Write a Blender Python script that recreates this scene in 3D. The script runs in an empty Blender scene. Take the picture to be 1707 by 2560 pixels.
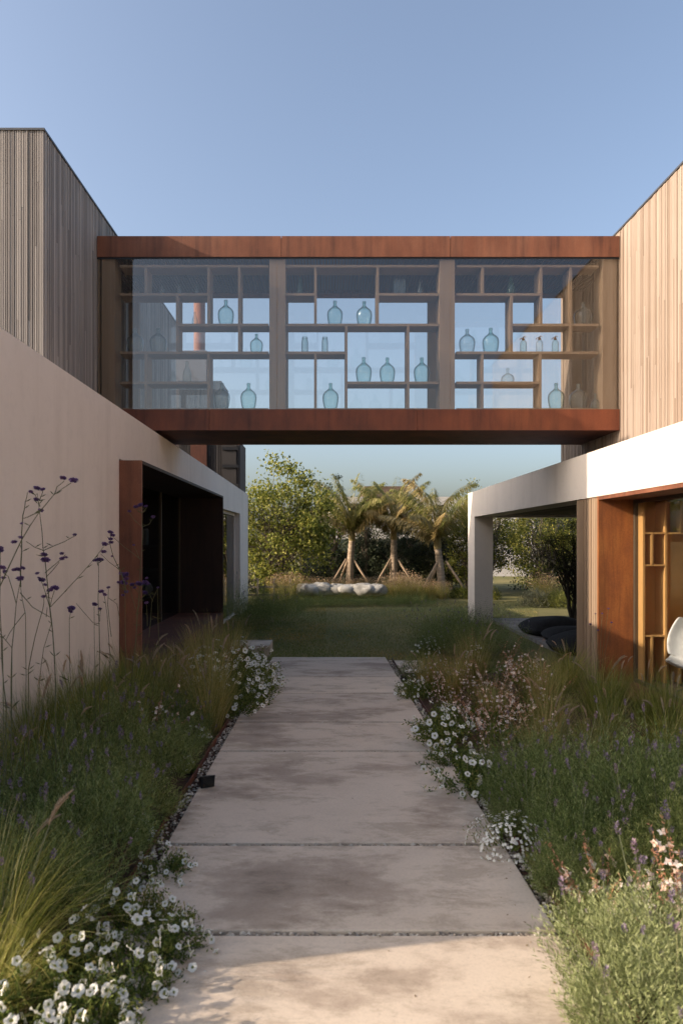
import bpy, math, random
import numpy as np
from mathutils import Vector, Matrix

# ------------------------------------------------------------------ camera, sky, sun, exposure
scene = bpy.context.scene
COL = scene.collection
FPX, VPX, VPY, EYE = 1762.0, 815.0, 1353.0, 1.65        # measured on the 1707 x 2560 photograph
cam = bpy.data.cameras.new("camera")
cam.sensor_fit = 'VERTICAL'
cam.sensor_height = 36.0
cam.lens = 36.0 * FPX / 2560.0
cam.shift_x = (1707 / 2 - VPX) / 2560.0
cam.shift_y = (VPY - 1280) / 2560.0
cam.clip_start, cam.clip_end = 0.05, 3000
cam.dof.use_dof = True
cam.dof.focus_distance = 11.0
cam.dof.aperture_fstop = 3.2
camo = bpy.data.objects.new("camera", cam)
camo.location = (0, 0, EYE)
camo.rotation_euler = (math.pi / 2, 0, 0)
COL.objects.link(camo)
scene.camera = camo

SUN_DIR = Vector((1.0, 0.209, -0.448)).normalized()
world = bpy.data.worlds.new("World")
scene.world = world
world.use_nodes = True
wn = world.node_tree
sky = wn.nodes.new("ShaderNodeTexSky")
sky.sky_type = 'NISHITA'
sky.sun_disc = False
sky.sun_elevation = math.asin(-SUN_DIR.z)
sky.sun_rotation = math.atan2(-SUN_DIR.x, -SUN_DIR.y)
sky.air_density = 1.0
sky.dust_density = 4.5
sky.ozone_density = 2.2
hs = wn.nodes.new("ShaderNodeHueSaturation")          # the hazier, greyer blue of that evening
hs.inputs['Saturation'].default_value = 0.86
hs.inputs['Value'].default_value = 0.83
wn.links.new(sky.outputs[0], hs.inputs['Color'])
wn.links.new(hs.outputs[0], wn.nodes["Background"].inputs[0])
wn.nodes["Background"].inputs[1].default_value = 0.083
sunl = bpy.data.lights.new("sun", 'SUN')
sunl.energy = 1.6
sunl.angle = math.radians(0.6)
sunl.color = (1.0, 0.84, 0.68)
suno = bpy.data.objects.new("sun", sunl)
suno.rotation_euler = SUN_DIR.to_track_quat('-Z', 'Y').to_euler()
suno.location = (-20, -5, 20)
COL.objects.link(suno)
scene.view_settings.view_transform = 'Standard'
scene.view_settings.look = 'None'
scene.view_settings.gamma = 1.0
scene.view_settings.use_curve_mapping = False
scene.view_settings.exposure = 2.0
scene.render.engine = 'CYCLES'
scene.cycles.max_bounces = 10
scene.cycles.diffuse_bounces = 6
scene.cycles.glossy_bounces = 4
scene.cycles.transparent_max_bounces = 24
scene.cycles.caustics_reflective = False
scene.cycles.caustics_refractive = False
scene.cycles.sample_clamp_indirect = 6.0

R = random.Random(7)
NP = np.random.default_rng(11)
K = 1707 / 1568.0                      # pixels read on the 1568-wide view


def wx(xd, d):
    return (xd * K - VPX) * d / FPX


def wz(yd, d):
    return EYE + (VPY - yd * K) * d / FPX


def path_z(y):
    return -0.030 * max(min(y, 12.3), -30)


# ------------------------------------------------------------------ materials
def new_mat(name):
    m = bpy.data.materials.new(name)
    m.use_nodes = True
    nt = m.node_tree
    b = nt.nodes["Principled BSDF"]
    return m, nt, b


def ramp(nt, stops):
    r = nt.nodes.new("ShaderNodeValToRGB")
    e = r.color_ramp.elements
    while len(e) < len(stops):
        e.new(0.5)
    for k, (p, c) in enumerate(stops):
        e[k].position = p
        e[k].color = (*c, 1)
    return r


def noise(nt, scale, detail=4, rough=0.55, coord='Object', mscale=(1, 1, 1)):
    tc = nt.nodes.new("ShaderNodeTexCoord")
    mp = nt.nodes.new("ShaderNodeMapping")
    mp.inputs['Scale'].default_value = mscale
    n = nt.nodes.new("ShaderNodeTexNoise")
    n.inputs['Scale'].default_value = scale
    n.inputs['Detail'].default_value = detail
    n.inputs['Roughness'].default_value = rough
    nt.links.new(tc.outputs[coord], mp.inputs[0])
    nt.links.new(mp.outputs[0], n.inputs[0])
    return n


def mix(nt, a, b, fac, mode='MIX'):
    m = nt.nodes.new("ShaderNodeMix")
    m.data_type = 'RGBA'
    m.blend_type = mode
    for sock, v in ((m.inputs[0], fac), (m.inputs[6], a), (m.inputs[7], b)):
        if hasattr(v, 'is_linked'):
            nt.links.new(v, sock)
        elif isinstance(v, (int, float)):
            sock.default_value = v
        else:
            sock.default_value = (*v, 1)
    return m.outputs[2]


def bump(nt, b, height, strength=0.3, dist=0.01):
    bp = nt.nodes.new("ShaderNodeBump")
    bp.inputs['Strength'].default_value = strength
    bp.inputs['Distance'].default_value = dist
    nt.links.new(height, bp.inputs['Height'])
    nt.links.new(bp.outputs[0], b.inputs['Normal'])


def spotted(name, c0, c1, scale=3, rough=0.8, mscale=(1, 1, 1), bumpy=0.0, fine=None, spec=0.3):
    m, nt, b = new_mat(name)
    n = noise(nt, scale, 6, 0.6, mscale=mscale)
    r = ramp(nt, [(0.3, c0), (0.7, c1)])
    nt.links.new(n.outputs[0], r.inputs[0])
    out = r.outputs[0]
    if fine:
        n2 = noise(nt, fine, 3, 0.7)
        r2 = ramp(nt, [(0.25, (0.8, 0.8, 0.8)), (0.75, (1.15, 1.15, 1.15))])
        nt.links.new(n2.outputs[0], r2.inputs[0])
        out = mix(nt, out, r2.outputs[0], 1.0, 'MULTIPLY')
        if bumpy:
            bump(nt, b, n2.outputs[0], bumpy)
    nt.links.new(out, b.inputs['Base Color'])
    b.inputs['Roughness'].default_value = rough
    b.inputs['Specular IOR Level'].default_value = spec
    return m


def plain(name, c, rough=0.6, metal=0.0, spec=0.4):
    m, nt, b = new_mat(name)
    n = noise(nt, 9, 3)
    r = ramp(nt, [(0.2, tuple(x * 0.88 for x in c)), (0.8, tuple(min(1, x * 1.08) for x in c))])
    nt.links.new(n.outputs[0], r.inputs[0])
    nt.links.new(r.outputs[0], b.inputs['Base Color'])
    b.inputs['Roughness'].default_value = rough
    b.inputs['Metallic'].default_value = metal
    b.inputs['Specular IOR Level'].default_value = spec
    return m


def timber(name, stops, along=(38, 38, 1.4), rough=0.85, island=0.55):
    """vertical boards: each board (mesh island) its own tone, grain stretched along the board"""
    m, nt, b = new_mat(name)
    g = nt.nodes.new("ShaderNodeNewGeometry")
    n = noise(nt, 1.0, 5, 0.65, mscale=along)
    n2 = noise(nt, 0.6, 3, 0.6)
    ma = nt.nodes.new("ShaderNodeMath")
    ma.operation = 'MULTIPLY_ADD'
    ma.inputs[1].default_value = island
    nt.links.new(g.outputs['Random Per Island'], ma.inputs[0])
    mb = nt.nodes.new("ShaderNodeMath")
    mb.operation = 'MULTIPLY'
    mb.inputs[1].default_value = (1 - island) * 0.75
    nt.links.new(n.outputs[0], mb.inputs[0])
    nt.links.new(mb.outputs[0], ma.inputs[2])
    mc = nt.nodes.new("ShaderNodeMath")
    mc.operation = 'MULTIPLY_ADD'
    mc.inputs[1].default_value = 0.35
    nt.links.new(n2.outputs[0], mc.inputs[0])
    nt.links.new(ma.outputs[0], mc.inputs[2])
    md = nt.nodes.new("ShaderNodeMath")
    md.operation = 'SUBTRACT'
    md.inputs[1].default_value = 0.12
    nt.links.new(mc.outputs[0], md.inputs[0])
    r = ramp(nt, stops)
    nt.links.new(md.outputs[0], r.inputs[0])
    nt.links.new(r.outputs[0], b.inputs['Base Color'])
    b.inputs['Roughness'].default_value = rough
    b.inputs['Specular IOR Level'].default_value = 0.25
    bump(nt, b, n.outputs[0], 0.25, 0.004)
    return m


def leaf_mat(name, stops, trans=0.3, rough=0.6, tone=1.0, patch=0):
    m, nt, b = new_mat(name)
    g = nt.nodes.new("ShaderNodeNewGeometry")
    r = ramp(nt, stops)
    nt.links.new(g.outputs['Random Per Island'], r.inputs[0])
    oi = nt.nodes.new("ShaderNodeObjectInfo")
    ro = ramp(nt, [(0, (0.80, 0.86, 0.82)), (0.5, (1.0, 1.0, 1.0)), (1, (1.22, 1.12, 0.98))])
    nt.links.new(oi.outputs['Random'], ro.inputs[0])
    col = mix(nt, r.outputs[0], ro.outputs[0], tone, 'MULTIPLY')
    if patch:                                             # worn, straw coloured patches of the lawn
        pn = noise(nt, 0.55, 5, 0.65, mscale=(1, .8, 1))
        pr = ramp(nt, [(0.36, (0.72, 0.92, 0.72)), (0.5, (1, 1, 1)), (0.66, (1.75, 1.25, 1.15))])
        nt.links.new(pn.outputs[0], pr.inputs[0])
        col = mix(nt, col, pr.outputs[0], 1.0, 'MULTIPLY')
    nt.links.new(col, b.inputs['Base Color'])
    b.inputs['Roughness'].default_value = rough
    b.inputs['Specular IOR Level'].default_value = 0.25
    t = nt.nodes.new("ShaderNodeBsdfTranslucent")
    nt.links.new(col, t.inputs[0])
    ms = nt.nodes.new("ShaderNodeMixShader")
    ms.inputs[0].default_value = trans
    nt.links.new(b.outputs[0], ms.inputs[1])
    nt.links.new(t.outputs[0], ms.inputs[2])
    nt.links.new(ms.outputs[0], nt.nodes["Material Output"].inputs[0])
    return m


def schlick(nt, ior, boost=1.0, normal=None):
    """mirror share of a glass face by its angle, the same from either side of the pane"""
    lw = nt.nodes.new("ShaderNodeLayerWeight")
    lw.inputs[0].default_value = 0.5
    if normal is not None:
        nt.links.new(normal, lw.inputs['Normal'])
    pw = nt.nodes.new("ShaderNodeMath")
    pw.operation = 'POWER'
    pw.inputs[1].default_value = 5.0
    nt.links.new(lw.outputs['Facing'], pw.inputs[0])
    f0 = ((ior - 1) / (ior + 1)) ** 2
    ma = nt.nodes.new("ShaderNodeMath")
    ma.operation = 'MULTIPLY_ADD'
    ma.use_clamp = True
    ma.inputs[1].default_value = (1 - f0)
    ma.inputs[2].default_value = f0 * boost
    nt.links.new(pw.outputs[0], ma.inputs[0])
    return ma.outputs[0]


def glass_mat(name, tint=(0.93, 0.95, 0.95), ior=1.5, boost=1.0):
    """a flat pane: clear body plus mirror reflection by the Fresnel law (both faces counted by boost)"""
    m, nt, b = new_mat(name)
    nt.nodes.remove(b)
    tr = nt.nodes.new("ShaderNodeBsdfTransparent")
    tr.inputs[0].default_value = (*tint, 1)
    gl = nt.nodes.new("ShaderNodeBsdfGlossy")
    gl.inputs['Roughness'].default_value = 0.0
    ms = nt.nodes.new("ShaderNodeMixShader")
    nt.links.new(schlick(nt, ior, boost), ms.inputs[0])
    nt.links.new(tr.outputs[0], ms.inputs[1])
    nt.links.new(gl.outputs[0], ms.inputs[2])
    nt.links.new(ms.outputs[0], nt.nodes["Material Output"].inputs[0])
    return m


def bottle_mat(name, tint, edge):
    """thin blown glass: pale through the middle, deeper where the wall is seen edge-on"""
    m, nt, b = new_mat(name)
    nt.nodes.remove(b)
    lw = nt.nodes.new("ShaderNodeLayerWeight")
    lw.inputs[0].default_value = 0.5
    n = noise(nt, 14, 3)
    bp = nt.nodes.new("ShaderNodeBump")
    bp.inputs['Strength'].default_value = 0.25
    bp.inputs['Distance'].default_value = 0.02
    nt.links.new(n.outputs[0], bp.inputs['Height'])
    r = ramp(nt, [(0.32, tint), (0.60, tuple((a + b_) / 2 for a, b_ in zip(tint, edge))), (0.85, edge)])
    nt.links.new(lw.outputs['Facing'], r.inputs[0])
    tr = nt.nodes.new("ShaderNodeBsdfTransparent")
    nt.links.new(r.outputs[0], tr.inputs[0])
    gl = nt.nodes.new("ShaderNodeBsdfGlossy")
    gl.inputs['Roughness'].default_value = 0.06
    nt.links.new(bp.outputs[0], gl.inputs['Normal'])
    di = nt.nodes.new("ShaderNodeBsdfDiffuse")
    di.inputs[0].default_value = (tint[0] * 0.5, tint[1] * 0.55, tint[2] * 0.55, 1)
    m0 = nt.nodes.new("ShaderNodeMixShader")
    m0.inputs[0].default_value = 0.07
    nt.links.new(tr.outputs[0], m0.inputs[1])
    nt.links.new(di.outputs[0], m0.inputs[2])
    ms = nt.nodes.new("ShaderNodeMixShader")
    nt.links.new(schlick(nt, 1.45, 1.0, bp.outputs[0]), ms.inputs[0])
    nt.links.new(m0.outputs[0], ms.inputs[1])
    nt.links.new(gl.outputs[0], ms.inputs[2])
    nt.links.new(ms.outputs[0], nt.nodes["Material Output"].inputs[0])
    return m


def corten(name, dark, midc, bright, rough=0.62):
    m, nt, b = new_mat(name)
    n = noise(nt, 1.1, 6, 0.62, mscale=(1.4, 1.4, 0.7))
    n2 = noise(nt, 60, 3, 0.7)
    n3 = noise(nt, 2.2, 6, 0.68, mscale=(3.0, 3.0, 0.22))
    r = ramp(nt, [(0.28, dark), (0.5, midc), (0.74, bright)])
    nt.links.new(n.outputs[0], r.inputs[0])
    r3 = ramp(nt, [(0.33, (0.62, 0.63, 0.68)), (0.48, (0.95, 0.95, 0.95)), (0.68, (1.16, 1.12, 1.05))])
    nt.links.new(n3.outputs[0], r3.inputs[0])
    o = mix(nt, r.outputs[0], r3.outputs[0], 1.0, 'MULTIPLY')
    r2 = ramp(nt, [(0.3, (0.85, 0.85, 0.85)), (0.7, (1.12, 1.12, 1.12))])
    nt.links.new(n2.outputs[0], r2.inputs[0])
    o = mix(nt, o, r2.outputs[0], 1.0, 'MULTIPLY')
    nt.links.new(o, b.inputs['Base Color'])
    b.inputs['Roughness'].default_value = rough
    b.inputs['Specular IOR Level'].default_value = 0.35
    bump(nt, b, n2.outputs[0], 0.12, 0.003)
    return m


def concrete():
    m, nt, b = new_mat("path concrete")
    oi = nt.nodes.new("ShaderNodeObjectInfo")
    n = noise(nt, 1.0, 9, 0.66, coord='Object', mscale=(0.95, 1.55, 1))
    n.inputs['Distortion'].default_value = 0.12
    r = ramp(nt, [(0.26, (0.25, 0.195, 0.15)), (0.42, (0.40, 0.325, 0.255)), (0.49, (0.56, 0.47, 0.375)), (0.8, (0.65, 0.555, 0.45))])
    nt.links.new(n.outputs[0], r.inputs[0])
    n2 = noise(nt, 2.1, 8, 0.74, mscale=(1, 1.9, 1))
    n2.inputs['Distortion'].default_value = 0.2
    r2 = ramp(nt, [(0.39, (0.64, 0.60, 0.55)), (0.455, (0.9, 0.88, 0.85)), (0.49, (1.04, 1.02, 1.0))])
    nt.links.new(n2.outputs[0], r2.inputs[0])
    o = mix(nt, r.outputs[0], r2.outputs[0], 0.6, 'MULTIPLY')
    ro = ramp(nt, [(0, (0.86, 0.86, 0.87)), (1, (1.08, 1.07, 1.05))])
    nt.links.new(oi.outputs['Random'], ro.inputs[0])
    o = mix(nt, o, ro.outputs[0], 1.0, 'MULTIPLY')
    n3 = noise(nt, 70, 5, 0.8)
    r3 = ramp(nt, [(0.28, (0.78, 0.78, 0.78)), (0.45, (1.0, 1.0, 1.0)), (0.75, (1.1, 1.1, 1.1))])
    nt.links.new(n3.outputs[0], r3.inputs[0])
    o = mix(nt, o, r3.outputs[0], 1.0, 'MULTIPLY')
    nt.links.new(o, b.inputs['Base Color'])
    b.inputs['Roughness'].default_value = 0.72
    b.inputs['Specular IOR Level'].default_value = 0.3
    bump(nt, b, n3.outputs[0], 0.3, 0.003)
    return m


def plaster():
    m, nt, b = new_mat("warm white plaster")
    n = noise(nt, 0.9, 6, 0.6, mscale=(1, 1, 0.6))
    r = ramp(nt, [(0.3, (0.71, 0.62, 0.545)), (0.7, (0.775, 0.685, 0.61))])
    nt.links.new(n.outputs[0], r.inputs[0])
    n2 = noise(nt, 1.0, 5, 0.65, mscale=(2.2, 2.2, 0.12))
    r2 = ramp(nt, [(0.32, (0.90, 0.89, 0.88)), (0.5, (1.0, 1.0, 1.0))])
    nt.links.new(n2.outputs[0], r2.inputs[0])
    o = mix(nt, r.outputs[0], r2.outputs[0], 0.8, 'MULTIPLY')
    n4 = noise(nt, 7, 6, 0.75)
    r4 = ramp(nt, [(0.25, (0.93, 0.93, 0.93)), (0.5, (1.0, 1.0, 1.0))])
    nt.links.new(n4.outputs[0], r4.inputs[0])
    o = mix(nt, o, r4.outputs[0], 1.0, 'MULTIPLY')
    nt.links.new(o, b.inputs['Base Color'])
    b.inputs['Roughness'].default_value = 0.9
    b.inputs['Specular IOR Level'].default_value = 0.15
    n3 = noise(nt, 26, 8, 0.8)
    bump(nt, b, n3.outputs[0], 0.16, 0.01)
    return m


M = {}
M['plaster'] = plaster()
M['grey_wood'] = timber("weathered larch battens", [(0.05, (0.135, 0.118, 0.108)), (0.45, (0.275, 0.242, 0.220)), (0.75, (0.39, 0.345, 0.31)), (0.95, (0.50, 0.445, 0.40))])
M['pale_wood'] = timber("silvered larch boards", [(0.05, (0.12, 0.08, 0.055)), (0.33, (0.25, 0.185, 0.138)), (0.55, (0.335, 0.262, 0.208)), (0.9, (0.43, 0.355, 0.29))], (70, 70, 1.1), island=.38)
M['dark_wood'] = timber("dark stained boards", [(0.05, (0.045, 0.035, 0.03)), (0.5, (0.10, 0.08, 0.07)), (0.95, (0.16, 0.13, 0.115))])
M['shutter_wood'] = timber("charred boards", [(0.05, (0.02, 0.018, 0.018)), (0.5, (0.045, 0.04, 0.038)), (0.95, (0.075, 0.066, 0.062))])
M['frame_wood'] = timber("iroko frame timber", [(0.05, (0.17, 0.11, 0.068)), (0.5, (0.26, 0.175, 0.112)), (0.95, (0.35, 0.25, 0.17))])
M['shelf_wood'] = timber("oak shelf boards", [(0.05, (0.17, 0.11, 0.068)), (0.5, (0.26, 0.175, 0.112)), (0.95, (0.35, 0.245, 0.165))], (6, 6, 6))
M['honey_wood'] = timber("honey coloured plywood", [(0.05, (0.44, 0.24, 0.08)), (0.5, (0.54, 0.31, 0.11)), (0.95, (0.62, 0.38, 0.16))], (5, 5, 5))
M['ceiling_wood'] = timber("ceiling slats", [(0.05, (0.10, 0.065, 0.045)), (0.95, (0.2, 0.135, 0.095))])
M['deck_wood'] = timber("grey deck boards", [(0.05, (0.15, 0.135, 0.125)), (0.95, (0.30, 0.275, 0.25))], (2, 30, 30))
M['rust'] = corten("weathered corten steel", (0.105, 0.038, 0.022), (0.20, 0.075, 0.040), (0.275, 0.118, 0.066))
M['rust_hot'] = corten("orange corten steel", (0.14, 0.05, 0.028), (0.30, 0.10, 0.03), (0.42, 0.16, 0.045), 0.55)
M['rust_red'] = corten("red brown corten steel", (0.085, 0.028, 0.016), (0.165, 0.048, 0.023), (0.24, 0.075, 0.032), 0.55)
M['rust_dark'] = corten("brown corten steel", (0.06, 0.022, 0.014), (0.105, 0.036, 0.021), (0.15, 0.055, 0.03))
M['rust_shaded'] = corten("shade painted corten steel", (0.020, 0.011, 0.009), (0.034, 0.017, 0.013), (0.05, 0.024, 0.017))  # same corten, with the window box's deep shade put into its colour
M['coping'] = plain("grey zinc coping", (0.10, 0.10, 0.105), 0.5, 0.6)
M['black_metal'] = plain("black powder coat", (0.016, 0.016, 0.018), 0.5)
M['black_cloth'] = spotted("black outdoor fabric", (0.008, 0.008, 0.009), (0.02, 0.019, 0.02), 14, 0.9)
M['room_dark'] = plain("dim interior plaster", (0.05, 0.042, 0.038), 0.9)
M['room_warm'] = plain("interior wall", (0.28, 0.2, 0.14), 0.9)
M['steel_frame'] = plain("bronze window frame", (0.10, 0.075, 0.05), 0.45, 0.4)
M['glass'] = glass_mat("window glass", (.965, .97, .965), boost=1.8)
M['glass_clear'] = glass_mat("low iron window glass", (.97, .97, .96), 1.45, 1.0)
M['glass_dark'] = glass_mat("grey window glass", (0.62, 0.66, 0.66), boost=1.5)
M['teal'] = bottle_mat("teal blown glass", (0.82, 0.93, 0.92), (0.05, 0.16, 0.17))
M['clear'] = bottle_mat("clear old glass", (0.89, 0.94, 0.94), (0.12, 0.20, 0.22))
M['green'] = bottle_mat("deep green glass", (0.55, 0.78, 0.68), (0.16, 0.34, 0.26))
M['siphon_metal'] = plain("tarnished siphon metal", (0.25, 0.13, 0.08), 0.4, 0.7)
M['ceramic'] = plain("pale ceramic", (0.55, 0.52, 0.48), 0.5)
M['chair_white'] = plain("white moulded chair", (0.74, 0.75, 0.74), 0.45)
M['chair_pad'] = plain("dark chair underside", (0.14, 0.07, 0.035), 0.6)
M['concrete'] = concrete()
M['soil'] = spotted("bark mulch soil", (0.035, 0.02, 0.013), (0.11, 0.062, 0.038), 22, 0.95, bumpy=0.8, fine=90)
M['stone'] = leaf_mat("gravel stones", [(0, (0.18, 0.14, 0.11)), (0.5, (0.38, 0.31, 0.26)), (1, (0.62, 0.54, 0.47))], 0.0, 0.8)
M['boulder'] = spotted("pale lichen boulder", (0.20, 0.185, 0.155), (0.52, 0.50, 0.46), 3.2, 0.9, bumpy=0.5, fine=30)
M['litter'] = leaf_mat("dry petals and leaves", [(0, (0.10, 0.06, 0.03)), (0.5, (0.30, 0.21, 0.11)), (0.8, (0.5, 0.42, 0.3)), (1, (0.75, 0.70, 0.62))], 0.1)
M['lawn_base'] = spotted("lawn ground", (0.085, 0.095, 0.026), (0.22, 0.175, 0.065), 0.35, 0.95, bumpy=0.6, fine=40)
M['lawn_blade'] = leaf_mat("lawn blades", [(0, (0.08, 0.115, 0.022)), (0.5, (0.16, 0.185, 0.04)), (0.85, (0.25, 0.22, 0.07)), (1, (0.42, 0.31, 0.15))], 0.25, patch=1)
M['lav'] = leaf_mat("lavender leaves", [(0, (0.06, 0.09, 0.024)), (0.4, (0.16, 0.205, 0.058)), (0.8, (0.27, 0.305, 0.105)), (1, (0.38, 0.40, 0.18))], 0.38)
M['lav_sun'] = leaf_mat("sun tinted lavender leaves", [(0, (0.12, 0.14, 0.05)), (0.4, (0.24, 0.26, 0.10)), (0.8, (0.36, 0.37, 0.17)), (1, (0.48, 0.48, 0.26))], 0.3)  # brighter lavender copy, sunlight put into the leaf colour
M['grass_sun'] = leaf_mat("sun tinted grass", [(0, (0.16, 0.19, 0.03)), (0.5, (0.34, 0.34, 0.07)), (0.85, (0.52, 0.46, 0.15)), (1, (0.66, 0.56, 0.28))], 0.45)  # glow of sunlit tips painted into the blade colour
M['lav_stem'] = leaf_mat("lavender stalks", [(0, (0.14, 0.15, 0.085)), (1, (0.22, 0.22, 0.13))], 0.15)
M['lav_head'] = leaf_mat("lavender flowers", [(0, (0.15, 0.105, 0.155)), (0.6, (0.26, 0.19, 0.27)), (1, (0.38, 0.30, 0.33))], 0.2)
M['grass_green'] = leaf_mat("fountain grass", [(0, (0.09, 0.12, 0.02)), (0.5, (0.20, 0.225, 0.042)), (0.85, (0.34, 0.32, 0.085)), (1, (0.54, 0.44, 0.19))], 0.45)
M['grass_dry'] = leaf_mat("straw coloured grass", [(0, (0.15, 0.16, 0.035)), (0.5, (0.32, 0.29, 0.085)), (1, (0.58, 0.46, 0.21))], 0.45)
M['plume'] = leaf_mat("grass plume", [(0, (0.36, 0.27, 0.19)), (1, (0.60, 0.47, 0.36))], 0.35)
M['pet_leaf'] = leaf_mat("petunia leaves", [(0, (0.05, 0.08, 0.016)), (0.5, (0.12, 0.16, 0.034)), (0.9, (0.22, 0.245, 0.055)), (1, (0.30, 0.24, 0.09))], 0.3)
M['petal'] = leaf_mat("white petals", [(0, (0.74, 0.71, 0.64)), (1, (0.84, 0.82, 0.76))], 0.35, 0.7, 0.1)
M['throat'] = leaf_mat("flower throat", [(0, (0.30, 0.32, 0.12)), (1, (0.38, 0.38, 0.16))], 0.2)
M['gaura_stem'] = leaf_mat("gaura stems", [(0, (0.12, 0.10, 0.045)), (0.6, (0.20, 0.12, 0.06)), (1, (0.28, 0.15, 0.085))], 0.2)
M['gaura_bud'] = leaf_mat("gaura buds", [(0, (0.42, 0.20, 0.13)), (1, (0.62, 0.36, 0.22))], 0.25)
M['seed_tan'] = leaf_mat("tan seed heads", [(0, (0.26, 0.15, 0.09)), (0.5, (0.42, 0.28, 0.17)), (1, (0.58, 0.44, 0.30))], 0.3)
M['gaura_flower'] = leaf_mat("gaura petals", [(0, (0.62, 0.40, 0.34)), (0.5, (0.74, 0.58, 0.50)), (1, (0.82, 0.76, 0.70))], 0.3)
M['verb_stem'] = leaf_mat("verbena stems", [(0, (0.075, 0.085, 0.035)), (1, (0.14, 0.13, 0.065))], 0.1)
M['verb_head'] = leaf_mat("verbena flowers", [(0, (0.075, 0.04, 0.13)), (0.6, (0.16, 0.085, 0.24)), (1, (0.30, 0.17, 0.38))], 0.2)
M['tree_leaf'] = leaf_mat("broad tree leaves", [(0, (0.07, 0.095, 0.016)), (0.45, (0.17, 0.195, 0.034)), (0.8, (0.28, 0.285, 0.06)), (1, (0.40, 0.37, 0.11))], 0.35)
M['bush_leaf'] = leaf_mat("shrub leaves", [(0, (0.045, 0.06, 0.014)), (0.5, (0.13, 0.15, 0.028)), (0.85, (0.29, 0.27, 0.05)), (1, (0.48, 0.41, 0.09))], 0.42)
M['dark_leaf'] = leaf_mat("dark evergreen leaves", [(0, (0.014, 0.022, 0.012)), (0.6, (0.032, 0.045, 0.022)), (1, (0.06, 0.075, 0.035))], 0.15)
M['olive_leaf'] = leaf_mat("small dark leaves", [(0, (0.022, 0.026, 0.012)), (0.7, (0.05, 0.055, 0.022)), (1, (0.11, 0.10, 0.035))], 0.25)
M['pale_leaf'] = leaf_mat("pale creeper leaves", [(0, (0.03, 0.04, 0.02)), (0.6, (0.08, 0.09, 0.045)), (1, (0.22, 0.21, 0.15))], 0.25)
M['gold_leaf'] = leaf_mat("gold green shrub leaves", [(0, (0.10, 0.11, 0.02)), (0.5, (0.20, 0.20, 0.04)), (1, (0.34, 0.31, 0.10))], 0.3)
M['grey_leaf'] = leaf_mat("grey santolina leaves", [(0, (0.13, 0.13, 0.075)), (0.5, (0.23, 0.22, 0.13)), (1, (0.33, 0.30, 0.19))], 0.25)
M['bark'] = spotted("grey bark", (0.09, 0.07, 0.05), (0.2, 0.16, 0.12), 8, 0.95, (2, 2, 0.6), 0.6, 50)
M['bark_dark'] = spotted("dark bark", (0.018, 0.014, 0.01), (0.05, 0.04, 0.03), 8, 0.95, (2, 2, 0.6), 0.6, 50)
M['palm_bark'] = spotted("palm bark", (0.24, 0.175, 0.12), (0.46, 0.35, 0.25), 3, 0.95, (1, 1, 7), 0.8, 40)
M['frond'] = leaf_mat("palm leaflets", [(0, (0.14, 0.155, 0.04)), (0.5, (0.27, 0.26, 0.075)), (0.85, (0.42, 0.36, 0.14)), (1, (0.55, 0.44, 0.24))], 0.4, 0.45)
M['frond_dry'] = leaf_mat("yellowing palm leaflets", [(0, (0.20, 0.16, 0.06)), (0.5, (0.34, 0.26, 0.11)), (1, (0.46, 0.36, 0.19))], 0.3, 0.5)
M['pole'] = spotted("peeled pine pole", (0.25, 0.175, 0.11), (0.42, 0.31, 0.21), 6, 0.85, (3, 3, 0.5))
M['house_wall'] = spotted("far house render", (0.52, 0.47, 0.42), (0.62, 0.57, 0.52), 1.0, 0.9)
M['house_brown'] = spotted("brown gable cladding", (0.11, 0.07, 0.05), (0.19, 0.13, 0.095), 5, 0.9)
M['fence_green'] = spotted("dark green fence mesh", (0.03, 0.045, 0.035), (0.055, 0.07, 0.055), 4, 0.95)
M['hay_fence'] = spotted("grey picket wood", (0.14, 0.12, 0.10), (0.26, 0.22, 0.18), 8, 0.9)


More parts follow.
